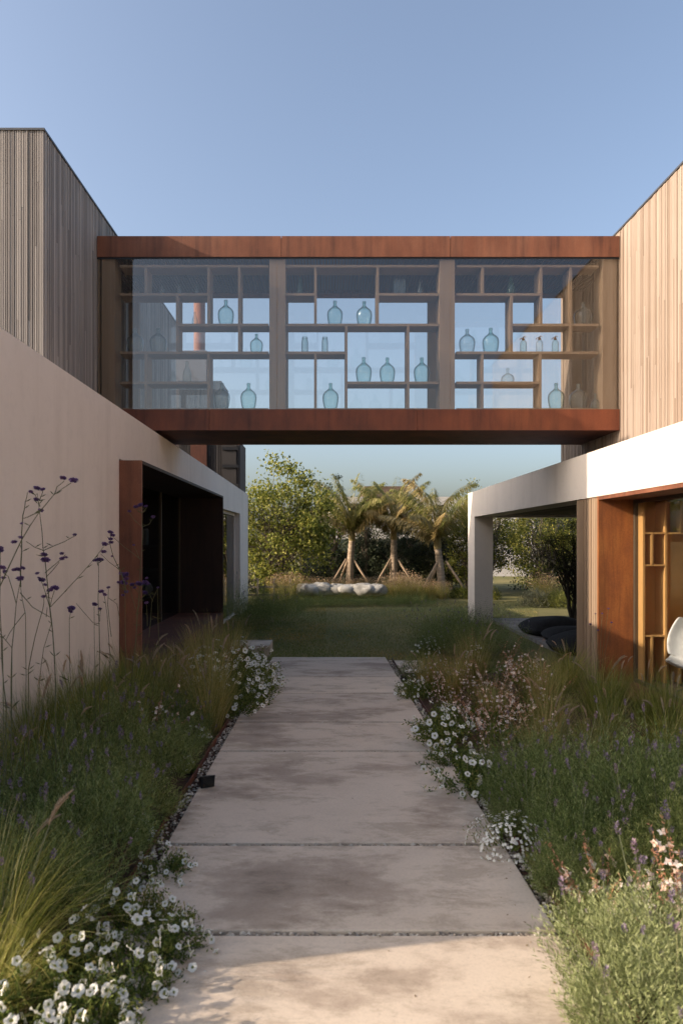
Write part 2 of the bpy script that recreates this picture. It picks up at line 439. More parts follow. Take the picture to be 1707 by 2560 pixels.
# ------------------------------------------------------------------ mesh builder
class MB:
    def __init__(self):
        self.V, self.F, self.mi, self.n = [], [], [], 0

    def add(self, verts, faces, mi=0):
        verts = np.asarray(verts, dtype=float).reshape(-1, 3)
        self.V.append(verts)
        o = self.n
        self.F.extend([tuple(int(i) + o for i in f) for f in faces])
        self.mi.extend([mi] * len(faces))
        self.n += len(verts)

    def add_quads(self, verts, quads, mi=0):
        verts = np.asarray(verts).reshape(-1, 3)
        self.V.append(verts)
        q = (np.asarray(quads) + self.n).tolist()
        self.F.extend(q)
        self.mi.extend([mi] * len(q))
        self.n += len(verts)

    def box(self, x0, x1, y0, y1, z0, z1, mi=0):
        v = [(x, y, z) for z in (z0, z1) for y in (y0, y1) for x in (x0, x1)]
        f = [(0, 2, 3, 1), (4, 5, 7, 6), (0, 1, 5, 4), (2, 6, 7, 3), (0, 4, 6, 2), (1, 3, 7, 5)]
        self.add(v, f, mi)

    def hexa(self, p, mi=0):
        """eight corners: bottom ring (4, counter-clockwise seen from above) then top ring"""
        f = [(3, 2, 1, 0), (4, 5, 6, 7), (0, 1, 5, 4), (1, 2, 6, 5), (2, 3, 7, 6), (3, 0, 4, 7)]
        self.add(p, f, mi)

    def tube(self, pts, radii, n=6, mi=0, cap=True):
        pts = [Vector(p) for p in pts]
        vs, fs = [], []
        ref = Vector((0.31, 0.17, 0.9)).normalized()
        for i, p in enumerate(pts):
            d = (pts[min(i + 1, len(pts) - 1)] - pts[max(i - 1, 0)])
            d = d.normalized() if d.length > 1e-9 else Vector((0, 0, 1))
            a = d.cross(ref if abs(d.dot(ref)) < 0.95 else Vector((1, 0, 0))).normalized()
            b = d.cross(a)
            r = radii[i] if hasattr(radii, '__len__') else radii
            for k in range(n):
                t = 2 * math.pi * k / n
                vs.append(p + a * (r * math.cos(t)) + b * (r * math.sin(t)))
        for i in range(len(pts) - 1):
            for k in range(n):
                k2 = (k + 1) % n
                fs.append((i * n + k, i * n + k2, (i + 1) * n + k2, (i + 1) * n + k))
        if cap:
            fs.append(tuple(range(n - 1, -1, -1)))
            o = (len(pts) - 1) * n
            fs.append(tuple(o + k for k in range(n)))
        self.add([tuple(v) for v in vs], fs, mi)

    def lathe(self, prof, n=20, mi=0, center=(0, 0, 0)):
        vs, fs = [], []
        for r, z in prof:
            for k in range(n):
                t = 2 * math.pi * k / n
                vs.append((center[0] + r * math.cos(t), center[1] + r * math.sin(t), center[2] + z))
        for i in range(len(prof) - 1):
            for k in range(n):
                k2 = (k + 1) % n
                fs.append((i * n + k, i * n + k2, (i + 1) * n + k2, (i + 1) * n + k))
        self.add(vs, fs, mi)

    def leaves(self, P, D, S, L, W, mi=0, cup=0.0):
        """one rhombic leaf per row: base P, direction D, side S, length L, width W"""
        P, D, S = (np.asarray(a, float) for a in (P, D, S))
        L = np.broadcast_to(np.asarray(L, float), (len(P),))[:, None]
        W = np.broadcast_to(np.asarray(W, float), (len(P),))[:, None]
        N = np.cross(D, S)
        mid = P + D * L * 0.45
        a, c = P, P + D * L
        b, d = mid + S * W * 0.5 + N * W * cup, mid - S * W * 0.5 + N * W * cup
        V = np.stack([a, b, c, d], 1).reshape(-1, 3)
        q = np.arange(len(P) * 4).reshape(-1, 4)
        self.add_quads(V, q, mi)

    def blades(self, P, az, L, lean, bend, W, seg=5, mi=0, up0=None):
        """grass blades: start at P, initial angle lean off vertical, bending further by bend along the blade"""
        n = len(P)
        P = np.asarray(P, float)
        pos = P.copy()
        h = np.stack([np.cos(az), np.sin(az), np.zeros(n)], 1)
        s = np.stack([-np.sin(az), np.cos(az), np.zeros(n)], 1)
        rows = []
        for k in range(seg + 1):
            t = k / seg
            w = W * (1 - t ** 1.6) * 0.5 + 0.0003
            rows.append(pos - s * w[:, None])
            rows.append(pos + s * w[:, None])
            a = lean + bend * t ** 1.3
            pos = pos + (h * np.sin(a)[:, None] + np.array([0, 0, 1.0]) * np.cos(a)[:, None]) * (L / seg)[:, None]
        V = np.stack(rows, 1)
        m = 2 * (seg + 1)
        base = (np.arange(n) * m)[:, None]
        qs = []
        for k in range(seg):
            qs.append(np.concatenate([base + 2 * k, base + 2 * k + 1, base + 2 * k + 3, base + 2 * k + 2], 1))
        self.add_quads(V.reshape(-1, 3), np.concatenate(qs, 0), mi)

    def mesh(self, name, mats, smooth=False):
        me = bpy.data.meshes.new(name)
        v = np.concatenate(self.V, 0) if self.V else np.zeros((0, 3))
        me.from_pydata(v.tolist(), [], self.F)
        for m in (mats if isinstance(mats, (list, tuple)) else [mats]):
            me.materials.append(m)
        if len(set(self.mi)) > 1:
            me.polygons.foreach_set("material_index", self.mi)
        if smooth:
            me.polygons.foreach_set("use_smooth", [True] * len(self.F))
        me.update()
        return me


def put(name, mesh, parent=None, loc=(0, 0, 0), rot=(0, 0, 0), sc=1.0):
    o = bpy.data.objects.new(name, mesh)
    COL.objects.link(o)
    if parent is not None:
        o.parent = parent
    o.location = loc
    o.rotation_euler = rot
    o.scale = (sc, sc, sc) if isinstance(sc, (int, float)) else sc
    return o


def tag(o, label=None, cat=None, group=None, kind=None):
    for k, v in (("label", label), ("category", cat), ("group", group), ("kind", kind)):
        if v:
            o[k] = v
    return o


def thing(name, label, cat, loc=(0, 0, 0), rot=(0, 0, 0), sc=1.0, group=None):
    return tag(put(name, None, None, loc, rot, sc), label, cat, group)


def boxmesh(name, mats, *boxes, bevel=0.0):
    m = MB()
    for b in boxes:
        m.box(*b)
    me = m.mesh(name, mats)
    return me


def unit(v):
    return v / np.maximum(np.linalg.norm(v, axis=-1, keepdims=True), 1e-9)


def rand_dirs(n, rng, up=0.0):
    d = rng.normal(size=(n, 3))
    d[:, 2] += up
    return unit(d)


def perp(D, rng):
    return unit(np.cross(D, unit(rng.normal(size=D.shape))))


# ------------------------------------------------------------------ the ground
LAWN_Z = -0.44
g = MB()
nx, ny = 40, 50
xs = np.concatenate([[-900, -300, -100, -40], np.linspace(-20, 20, 41), [40, 100, 300, 900]])
ys = np.concatenate([[-900, -200, -60, -20], np.linspace(-8, 45, 54), [70, 140, 400, 900, 2000]])
gx, gy = np.meshgrid(xs, ys, indexing='ij')
gz = np.full_like(gx, LAWN_Z)
V = np.stack([gx, gy, gz], -1).reshape(-1, 3)
nyy = len(ys)
idx = np.arange(len(xs) * nyy).reshape(len(xs), nyy)
q = np.stack([idx[:-1, :-1], idx[1:, :-1], idx[1:, 1:], idx[:-1, 1:]], -1).reshape(-1, 4)
g.add_quads(V, q)
tag(put("ground", g.mesh("ground", M['lawn_base'])), kind="structure")


def sloped_sheet(name, x0, x1, y0, y1, dz, mat, thick=0.05):
    m = MB()
    z0, z1 = path_z(y0) + dz, path_z(y1) + dz
    m.hexa([(x0, y0, z0 - thick), (x1, y0, z0 - thick), (x1, y1, z1 - thick), (x0, y1, z1 - thick),
            (x0, y0, z0), (x1, y0, z0), (x1, y1, z1), (x0, y1, z1)])
    return put(name, m.mesh(name, mat))


XL, XR = -0.924, 1.036
tag(sloped_sheet("soil", -2.7, -1.03, .42, 12.0, -0.055, M['soil'], 0.3), kind="structure")
tag(sloped_sheet("soil", 1.13, 4.0, .42, 10.9, -0.055, M['soil'], 0.3), kind="structure")
tag(sloped_sheet("gravel_bed", -1.022, 1.122, .42, 12.2, -0.035, M['soil'], 0.25), kind="structure")
joints = [(.4, 1.0), (1.0, 3.14), (3.14, 4.13), (4.13, 6.17), (6.17, 7.29), (7.29, 8.89), (8.89, 10.16), (10.16, 12.3)]
for a, b in joints:
    s = sloped_sheet("path", XL + R.uniform(-.01, .01), XR + R.uniform(-.01, .01), a + 0.022, b - 0.022, 0.0, M['concrete'], 0.12)
    bv = s.modifiers.new("bevel", 'BEVEL')
    bv.width, bv.segments = 0.006, 2
    tag(s, kind="structure")


def icostone(rng, r):
    """a small angular stone: jittered octahedron"""
    v = np.array([(1, 0, 0), (-1, 0, 0), (0, 1, 0), (0, -1, 0), (0, 0, 1), (0, 0, -1)], float)
    v *= r * rng.uniform(0.6, 1.35, (6, 1))
    v[:, 2] *= 0.7
    t = rng.uniform(0, 6.28)
    c, s = math.cos(t), math.sin(t)
    return v @ np.array([(c, s, 0), (-s, c, 0), (0, 0, 1)])


STF = [(0, 2, 4), (2, 1, 4), (1, 3, 4), (3, 0, 4), (2, 0, 5), (1, 2, 5), (3, 1, 5), (0, 3, 5)]
gm = MB()
for k in range(4200):
    side = R.random() * 1.35
    y = R.uniform(1.6, 12)
    if side < 0.42:
        x = R.uniform(-1.015, XL - 0.004)
    elif side < 0.84:
        x = R.uniform(XR + 0.004, 1.115)
    else:
        y = R.choice([3.14, 3.14, 3.14, 4.13, 4.13, 6.17, 7.29, 8.89]) + R.uniform(-.017, .017)
        x = R.uniform(XL, XR)
    r = R.uniform(0.006, 0.017)
    gm.add(icostone(NP, r) + np.array([x, y, path_z(y) - 0.030 + R.uniform(0, .022)]), STF)
tag(put("gravel", gm.mesh("gravel", M['stone'])), kind="stuff")

lm = MB()
nl_ = 420
ly = NP.uniform(1.7, 12.0, nl_)
edge = NP.random(nl_)
lxp = np.where(edge < .4, XL + np.abs(NP.normal(size=nl_)) * .13, np.where(edge < .8, XR - np.abs(NP.normal(size=nl_)) * .13, NP.uniform(XL, XR, nl_)))
lzp = np.array([path_z(v) for v in ly]) + .003
lD = unit(np.stack([NP.normal(size=nl_), NP.normal(size=nl_), NP.uniform(.0, .12, nl_)], 1))
lS = unit(np.cross(lD, np.array([0, 0, 1.0]) + NP.normal(size=(nl_, 3)) * .2))
lm.leaves(np.stack([lxp, ly, lzp], 1), lD, lS, NP.uniform(.008, .024, nl_), NP.uniform(.004, .011, nl_))
tag(put("leaf_litter", lm.mesh("leaf_litter", M['litter'])), kind="stuff")

# steel edging strips along the beds
for x, lab in ((-1.028, "thin rusty steel edging strip along the left planting bed"), (1.125, "thin rusty steel edging strip along the right planting bed")):
    m = MB()
    pts = []
    for k in range(28):
        y = .42 + k * 0.43
        w = 0.006 * math.sin(k * 1.7)
        pts.append((x + w, y, path_z(y)))
    for (xa, ya, za), (xb, yb, zb) in zip(pts[:-1], pts[1:]):
        m.hexa([(xa - .004, ya, za - .1), (xa + .004, ya, za - .1), (xb + .004, yb, zb - .1), (xb - .004, yb, zb - .1),
                (xa - .004, ya, za + .012), (xa + .004, ya, za + .012), (xb + .004, yb, zb + .012), (xb - .004, yb, zb + .012)])
    tag(put("garden_edging", m.mesh("garden_edging", M['rust_dark'])), lab, "edging")

fc = MB()
fc.box(-14, 14, -16, 0.4, -0.35, -0.021)  # unseen pale paving behind the camera, added to bounce light forward
tag(put("bounce_paving", fc.mesh("bounce_paving", M['concrete'])), kind="structure")

# loose concrete pavers at the end of the walk
tag(put("concrete_block", boxmesh("concrete_block", M['concrete'], (-1.75, -1.02, 12.7, 13.5, LAWN_Z - .02, -0.24))), "grey concrete block step on the lawn left of the path end", "step")
tag(put("paver", boxmesh("paver", M['concrete'], (1.16, 1.62, 10.9, 12.0, LAWN_Z - .02, LAWN_Z + .06))), "low concrete paver on the lawn right of the path end", "paver")

# lawn blades
m = MB()
n = 90000
yy = 11.0 + 13.5 * NP.random(n) ** 1.25
xx = (NP.random(n) * 2 - 1)
xx = np.where(xx < 0, xx * 2.6, xx * (0.30 * yy))
ok = ~((yy < 12.4) & (xx > -1.05) & (xx < 1.65)) & ~((yy < 12.2) & (xx < -1.0)) & ~((xx > 3.75) & (yy < 18.6) & (yy > 10.5)) & ~((yy < 11.2) & (xx > 1))
ok &= ~((yy > 22.6) & (xx < 3.2)) & ~((xx < -1.0) & (xx > -1.78) & (yy < 13.6))
xx, yy = xx[ok], yy[ok]
n = len(xx)
m.blades(np.stack([xx, yy, np.full(n, LAWN_Z)], 1), NP.random(n) * 6.28, NP.uniform(.018, .045, n), NP.uniform(.1, .7, n), NP.uniform(0, .8, n), np.full(n, .0065), seg=2)
tag(put("lawn_grass", m.mesh("lawn_grass", M['lawn_blade'])), kind="stuff")


# ------------------------------------------------------------------ left building
def lx(y):
    return -2.58 + 0.0140 * (y - 8.8)


def ltop(y):
    return 3.375 - 0.0178 * (y - 5.67)


def wall_piece(m, y0, y1, z0, z1, thick=0.32, inset=0.0):
    """stretch of the left plaster wall; z may be a number or 'top'"""
    def z(v, y):
        return ltop(y) if v == 'top' else v
    xa, xb = lx(y0) - inset, lx(y1) - inset
    m.hexa([(xa - thick, y0, z(z0, y0)), (xa, y0, z(z0, y0)), (xb, y1, z(z0, y1)), (xb - thick, y1, z(z0, y1)),
            (xa - thick, y0, z(z1, y0)), (xa, y0, z(z1, y0)), (xb, y1, z(z1, y1)), (xb - thick, y1, z(z1, y1))])


left = thing("house", "house on the left with dark slatted upper box above a beige plaster wall", "house", (-5, 2.4, LAWN_Z))
LI = Matrix.Translation((5, -2.4, -LAWN_Z))


def part(parent, name, mesh, **kw):
    o = put(name, mesh, parent)
    o.matrix_parent_inverse = Matrix.Translation(parent.location).inverted()
    for k, v in kw.items():
        o[k] = v
    return o


BOXT, BY0, BY1 = 2.66, 8.8, 15.8
m = MB()
wall_piece(m, 2.4, BY0, -0.6, 'top')
wall_piece(m, BY0, BY1, BOXT + 0.02, 'top')
wall_piece(m, BY1, 16.9, -0.6, 'top')
wall_piece(m, 16.9, 19.9, 2.43, 'top')
wall_piece(m, 19.9, 21.7, -0.6, 'top')
m.box(-9.5, lx(2.4) - .32, 2.4, 2.7, -0.6, 3.36)          # front return wall
m.box(-9.5, lx(21.7) - .32, 21.4, 21.7, -0.6, 3.05)       # rear wall
m.box(-9.8, -9.5, 2.4, 21.7, -0.6, 3.05)                  # outer wall
lw = part(left, "plaster_wall", m.mesh("plaster_wall", M['plaster']))
rf = MB()
rf.box(-9.5, -2.95, 2.7, 21.4, 2.78, 3.02)
part(left, "flat_roof", rf.mesh("flat_roof", M['coping']))


def batten_wall(m, axis, fixed, outdir, a0, a1, z0, z1, pitch, depth, gap, rng):
    """vertical battens on a plane; axis 'x' or 'y' is the running direction"""
    n = int((a1 - a0) / pitch)
    p = (a1 - a0) / n
    for k in range(n):
        a = a0 + k * p
        dd = depth * rng.uniform(0.75, 1.1)
        w = p - gap * rng.uniform(0.7, 1.3)
        lo, hi = sorted((fixed, fixed + outdir * dd))
        cuts = [z0, z1]
        if z1 - z0 > 3 and rng.random() < .75:            # butt joint between two lengths of board
            cuts = [z0, rng.uniform(z0 + .5, z1 - .5), z1]
        for za, zb in zip(cuts[:-1], cuts[1:]):
            zb = zb if zb == z1 else zb - .004
            if axis == 'y':
                m.box(lo, hi, a, a + w, za, zb)
            else:
                m.box(a, a + w, lo, hi, za, zb)


LXW, LYF, LYB, LZT = -3.48, 8.70, 16.4, 6.72
m = MB()
m.box(-9.3, LXW - .03, LYF + .03, LYB, 3.03, LZT - .03)
part(left, "upper_volume", m.mesh("upper_volume", M['dark_wood']))
m = MB()
batten_wall(m, 'y', LXW - .03, 1, LYF + .002, LYB, 3.03, LZT, 0.031, 0.03, 0.005, R)
batten_wall(m, 'x', LYF + .03, -1, -9.3, LXW, 3.03, LZT, 0.0275, 0.03, 0.007, R)
part(left, "timber_cladding", m.mesh("timber_cladding", M['grey_wood']))
m = MB()
m.box(-9.32, LXW + .012, LYF - .012, LYB + .02, LZT + .001, LZT + .028)
part(left, "roof_coping", m.mesh("roof_coping", M['coping']))

# rear wing with its shutter, and the rust steel chimney column
m = MB()
m.box(-9.0, -2.99, 20.2, 21.6, 2.9, 6.24)
m.box(-2.989, -2.46, 20.2, 21.6, 2.9, 4.5)
m.box(-4.6, -3.42, 20.21, 20.9, 6.241, 7.12)
part(left, "rear_volume", m.mesh("rear_volume", M['dark_wood']))
m = MB()
batten_wall(m, 'x', 20.2, -1, -2.99, -2.46, 2.9, 4.5, 0.075, 0.035, 0.012, R)
batten_wall(m, 'x', 20.2, -1, -4.2, -2.99, 2.9, 6.24, 0.075, 0.035, 0.012, R)
part(left, "rear_cladding", m.mesh("rear_cladding", M['shutter_wood']))
m = MB()
m.box(-2.95, -2.56, 20.12, 20.158, 2.9, 4.4)
sh = part(left, "shutter", m.mesh("shutter", M['shutter_wood']))
for zz in (3.2, 3.75, 4.25):
    put("shutter_rail", boxmesh("shutter_rail", M['black_metal'], (-2.95, -2.5, 20.09, 20.118, zz, zz + .09)), sh)
m = MB()
m.tube([(-3.80, 21.2, 2.0), (-3.80, 21.2, 9.6)], 0.17, 24)
me = m.mesh("chimney", M['rust'], True)
part(left, "chimney", me)
part(left, "rust_door", boxmesh("rust_door", M['rust_dark'], (-3.86, -3.4, 20.115, 20.162, 2.9, 5.2)))

# corten window box
bx = MB()
GX = -3.28
bo = -2.30
bx.box(GX - .05, bo, BY0, BY0 + .04, -0.42, BOXT)            # near cheek
part(left, "near_cheek_panel", bx.mesh("near_cheek_panel", M['rust']))
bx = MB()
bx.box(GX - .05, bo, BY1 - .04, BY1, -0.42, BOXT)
part(left, "far_cheek_panel", bx.mesh("far_cheek_panel", M['rust_shaded']))
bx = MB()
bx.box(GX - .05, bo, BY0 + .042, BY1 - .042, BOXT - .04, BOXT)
part(left, "hood_panel", bx.mesh("hood_panel", M['rust_shaded']))
bx = MB()
bx.box(GX - .05, bo, BY0 + .042, BY1 - .042, -0.42, 0.05)
part(left, "sill_panel", bx.mesh("sill_panel", M['rust_dark']))
gl = MB()
for ya, yb in ((BY0 + .08, 11.30), (11.36, 13.93), (13.99, BY1 - .08)):
    gp = boxmesh("glass_pane", M['glass_dark'], (GX - .004, GX + .004, ya, yb, .052, BOXT - .042))
    part(left, "glass_pane", gp)
for ya in (BY0 + .045, 11.305, 13.935, BY1 - .078):
    part(left, "mullion", boxmesh("mullion", M['steel_frame'], (GX - .03, GX + .03, ya, ya + .05, .052, BOXT - .042)))
rm = MB()
rm.box(-6.5, -6.4, 8.0, 16.6, -.4, 2.7)
rm.box(-6.4, GX - .2, 8.0, 8.1, -.4, 2.7)
rm.box(-6.4, GX - .2, 16.5, 16.6, -.4, 2.7)
rm.box(-6.4, GX - .06, 8.1, 16.5, -.1, .048)
rm.box(-6.4, GX - .06, 8.1, 16.5, BOXT - .03, BOXT + .05)
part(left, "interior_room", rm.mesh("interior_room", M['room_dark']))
# rear window in the plaster wall
fr = MB()
xg = lx(18.4) - .17
for a, b, c, d in ((16.9, 16.97, -.43, 2.43), (19.83, 19.9, -.43, 2.43), (16.97, 19.83, 2.36, 2.43), (16.97, 19.83, -.43, -.36)):
    fr.box(xg - .04, xg + .04, a, b, c, d)
part(left, "rear_window_frame", fr.mesh("rear_window_frame", M['plaster']))
part(left, "rear_window_pane", boxmesh("rear_window_pane", M['glass_dark'], (xg - .004, xg + .004, 16.972, 19.828, -.358, 2.358)))
rm = MB()
rm.box(-5.5, -5.4, 16.7, 20.3, -.4, 2.7)
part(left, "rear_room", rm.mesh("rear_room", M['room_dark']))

# things on the shelves behind the dark window
sh_t = thing("display_shelf", "dark shelving behind the glass of the rust framed window", "shelf", (-3.75, 11, .05))
for zz in (.5, 1.02, 1.54):
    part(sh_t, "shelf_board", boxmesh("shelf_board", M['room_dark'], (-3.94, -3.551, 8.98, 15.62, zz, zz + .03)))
for yy_ in (9.0, 11.3, 13.6, 15.57):
    part(sh_t, "side_panel", boxmesh("side_panel", M['room_dark'], (-3.95, -3.55, yy_, yy_ + .03, .05, 2.1)))


def vase_mesh(name, prof, mat, n=20):
    m = MB()
    m.lathe(prof, n)
    return m.mesh(name, mat, True)


VP = [[(0.001, 0), (.07, 0), (.10, .08), (.11, .2), (.06, .30), (.045, .34), (.055, .36), (.04, .355), (.03, .3)],
      [(0.001, 0), (.09, 0), (.10, .05), (.10, .30), (.09, .34), (.08, .335), (.085, .05)],
      [(0.001, 0), (.06, 0), (.13, .10), (.14, .16), (.10, .24), (.07, .26), (.065, .25)]]
vlabels = [(12.6, 1.57, 0, "pale ceramic vase on the upper shelf behind the dark window"), (13.1, 1.05, 1, "tall white ceramic jar on the middle shelf behind the dark window"),
           (14.6, .53, 2, "round grey ceramic pot on the lower shelf behind the dark window"), (12.9, .53, 2, "rounded ceramic bowl on a low shelf behind the dark window"),
           (14.4, 1.57, 1, "slim ceramic jar on the upper shelf near the far window edge")]
for y, z, k, lab in vlabels:
    tag(put("ceramic_vase", vase_mesh("ceramic_vase", VP[k], M['ceramic']), None, (-3.72, y, z)), lab, "vase")
tag(put("plant_pot", vase_mesh("plant_pot", [(0.001, 0), (.09, 0), (.13, .26), (.135, .28), (.115, .28), (.10, .2)], M['ceramic']), None, (-3.42, 11.9, .05)), "white plant pot on the floor behind the dark window", "pot")

# ------------------------------------------------------------------ right building
right = thing("house", "house on the right with sunlit pale timber box over a white plaster beam", "house", (6, 2.5, LAWN_Z))
PX, PB, PT, PYF, PYE = 3.78, 2.275, 2.925, 2.5, 18.8
m = MB()
m.box(PX, PX + .5, PYF, PYE, PB, PT)
m.box(PX + .5, 9.6, PYF, PYF + .3, PB, PT)
m.box(PX + .5, 9.6, PYE - .4, PYE, PB, PT)
m.box(9.6, 10, PYF, PYE, -.5, PT)
part(right, "plaster_beam", m.mesh("plaster_beam", M['plaster']))
m = MB()
m.box(PX + .002, PX + .47, 17.98, PYE - .002, -.5, PB - .001)
part(right, "plaster_column", m.mesh("plaster_column", M['plaster']))
m = MB()
m.box(PX + .5, 9.6, 10.75, PYE - .4, PB + .1, PB + .16)
m.box(PX + .5, 9.6, PYF + .3, 10.75, PB + .02, PB + .16)
sl = MB()
k = PX + .52
while k < 9.5:
    sl.box(k, k + .09, 10.76, PYE - .41, PB + .06, PB + .098)
    k += .105
part(right, "soffit_boards", sl.mesh("soffit_boards", M['dark_wood']))
part(right, "ceiling_slab", m.mesh("ceiling_slab", M['room_dark']))
rf = MB()
rf.box(PX + .5, 9.6, PYF + .3, PYE - .4, PT - .2, PT - .02)
part(right, "flat_roof", rf.mesh("flat_roof", M['coping']))
RXW, RYF, RYB, RZT = 4.457, 2.5, 13.4, 6.37
m = MB()
m.box(RXW + .03, 10, RYF + .03, RYB - .03, PT - .015, RZT - .03)
part(right, "upper_volume", m.mesh("upper_volume", M['dark_wood']))
m = MB()
batten_wall(m, 'y', RXW + .03, -1, RYF, RYB, PT - .015, RZT, 0.036, 0.03, 0.004, R)
batten_wall(m, 'x', RYF + .03, -1, RXW, 10, PT - .015, RZT, 0.036, 0.03, 0.004, R)
batten_wall(m, 'x', RYB - .03, 1, RXW, 10, PT - .015, RZT, 0.036, 0.03, 0.004, R)
part(right, "timber_cladding", m.mesh("timber_cladding", M['pale_wood']))
m = MB()
m.box(RXW - .012, 10, RYF - .012, RYB + .012, RZT + .001, RZT + .028)
part(right, "roof_coping", m.mesh("roof_coping", M['coping']))
# timber clad pier, corten reveal and the big window
m = MB()
m.box(PX + .05, 4.27, 9.87, 10.68, -.5, PB + .02)
part(right, "timber_pier_core", m.mesh("timber_pier_core", M['dark_wood']))
m = MB()
batten_wall(m, 'y', PX + .05, -1, 9.87, 10.68, -.5, PB - .004, 0.062, 0.03, 0.007, R)
batten_wall(m, 'x', 10.68, 1, PX + .02, 9.6, -.5, PB - .004, 0.07, 0.03, 0.007, R)
part(right, "timber_pier", m.mesh("timber_pier", M['frame_wood']))
GXR = 4.28
m = MB()
m.box(PX + .008, GXR, 9.81, 9.86, -.5, PB - .003)
part(right, "steel_reveal", m.mesh("steel_reveal", M['rust_hot']))
m = MB()
m.box(PX + .008, GXR, 2.6, 9.806, PB - .05, PB - .003)
part(right, "steel_soffit", m.mesh("steel_soffit", M['rust']))
m = MB()
m.box(PX + .008, GXR, 2.6, 9.806, -.5, -.30)
part(right, "steel_sill", m.mesh("steel_sill", M['rust']))
fr = MB()
for a, b, c, d in ((9.74, 9.8, -.3, PB - .05), (6.3, 6.36, -.3, PB - .05), (2.62, 2.68, -.3, PB - .05), (2.68, 6.3, PB - .1, PB - .052), (6.36, 9.74, PB - .1, PB - .052), (2.68, 6.3, -.299, -.25), (6.36, 9.74, -.299, -.25)):
    fr.box(GXR - .015, GXR + .026, a, b, c, d)
part(right, "window_frame", fr.mesh("window_frame", M['steel_frame']))
for ya, yb in ((2.69, 6.29), (6.37, 9.73)):
    part(right, "glass_pane", boxmesh("glass_pane", M['glass_clear'], (GXR + .004, GXR + .010, ya, yb, -.248, PB - .102)))
rm = MB()
rm.box(GXR + .06, 9.6, 2.8, 10.72, -.48, -.31)
rm.box(GXR + .06, 9.6, 10.42, 10.64, -.3, PB + .02)
rm.box(9.4, 9.6, 2.8, 10.4, -.3, PB + .02)
rm.box(GXR + .06, 9.4, 2.6, 2.8, -.3, PB + .02)
part(right, "interior_room", rm.mesh("interior_room", M['room_warm']))

# bookcase inside the right room
bc = thing("bookcase", "honey coloured plywood bookcase inside the right hand window", "bookcase", (5.6, 10.2, -.31))
d0 = 9.60


def rx(px):
    return (px - VPX) * d0 / FPX


def rz(py):
    return EYE + (VPY - py) * d0 / FPX


m = MB()
m.box(4.31, 8.6, 9.90, 9.93, -.3, 2.2)
part(bc, "back_panel", m.mesh("back_panel", M['honey_wood']))
ups = [(1608.5, 1100, None), (1664, 1100, None), (1629, 1332.7, 1413), (1702, 1100, 1332.7), (1629, 1590, None), (1745, 1100, None), (1700, 1590, None), (1790, 1332.7, 1590), (1840, 1100, None), (1930, 1100, None)]
for px, ya, yb in ups:
    z1 = min(rz(ya), 2.2)
    z0 = rz(yb) if yb else -.3
    part(bc, "upright", boxmesh("upright", M['honey_wood'], (rx(px) - .014, rx(px) + .014, d0, 9.896, z0 + .012, z1)))
for py, xa, xb in ((1332.7, 1609, 1930), (1413, 1609, 1664), (1590, 1609, 1930), (1470, 1746, 1930)):
    part(bc, "shelf", boxmesh("shelf", M['honey_wood'], (rx(xa) + .015, rx(xb) - .015, d0 + .003, 9.894, rz(py) - .013, rz(py) + .011)))

# moulded lounge chair by the window
ch = thing("lounge_chair", "white moulded lounge chair behind the glass at the right edge", "chair", (4.84, 9.22, -.31), (0, 0, math.radians(-32)))
m = MB()
nu, nv = 14, 12
VV, QQ = [], []
for i in range(nu + 1):
    u = i / nu                        # along the profile: seat front -> seat back -> back top
    if u < .45:
        t = u / .45
        py_, pz_ = -.30 + .52 * t, .36 - .05 * math.sin(t * math.pi) - .02 * t
        hw = .30 + .06 * math.sin(t * math.pi)
    else:
        t = (u - .45) / .55
        py_, pz_ = .22 + .16 * math.sin(t * 1.4), .34 + .56 * t
        hw = .32 - .10 * t * t + (.06 * math.sin(t * math.pi))
    for j in range(nv + 1):
        s = j / nv * 2 - 1
        lift = .10 * abs(s) ** 2.4 * (1 if u < .45 else .4)
        fwd = -.16 * abs(s) ** 2.2 if u >= .45 else 0
        VV.append((s * hw, py_ + fwd, pz_ + lift))
for i in range(nu):
    for j in range(nv):
        a = i * (nv + 1) + j
        QQ.append((a, a + 1, a + nv + 2, a + nv + 1))
m.add(VV, QQ)
o = put("seat_shell", m.mesh("seat_shell", M['chair_white'], True), ch)
sm = o.modifiers.new("thick", 'SOLIDIFY')
sm.thickness = .035
ss = o.modifiers.new("sub", 'SUBSURF')
ss.levels = ss.render_levels = 1
m = MB()
m.tube([(0, 0, .02), (0, 0, .30)], [.03, .025], 12)
put("pedestal", m.mesh("pedestal", M['coping'], True), ch)
for k in range(4):
    a = math.pi / 4 + k * math.pi / 2
    m = MB()
    m.tube([(0, 0, .06), (.30 * math.cos(a), .30 * math.sin(a), .015)], [.02, .012], 8)
    put("foot", m.mesh("foot", M['coping'], True), ch)

# deck and cushions under the porch
dk = MB()
y = 10.9
while y < 18.35:
    dk.box(4.27, 9.5, y, y + .135, -.43, -.36)
    y += .142
tag(put("porch_deck", dk.mesh("porch_deck", M['deck_wood'])), "grey timber deck boards under the right hand porch", "deck")


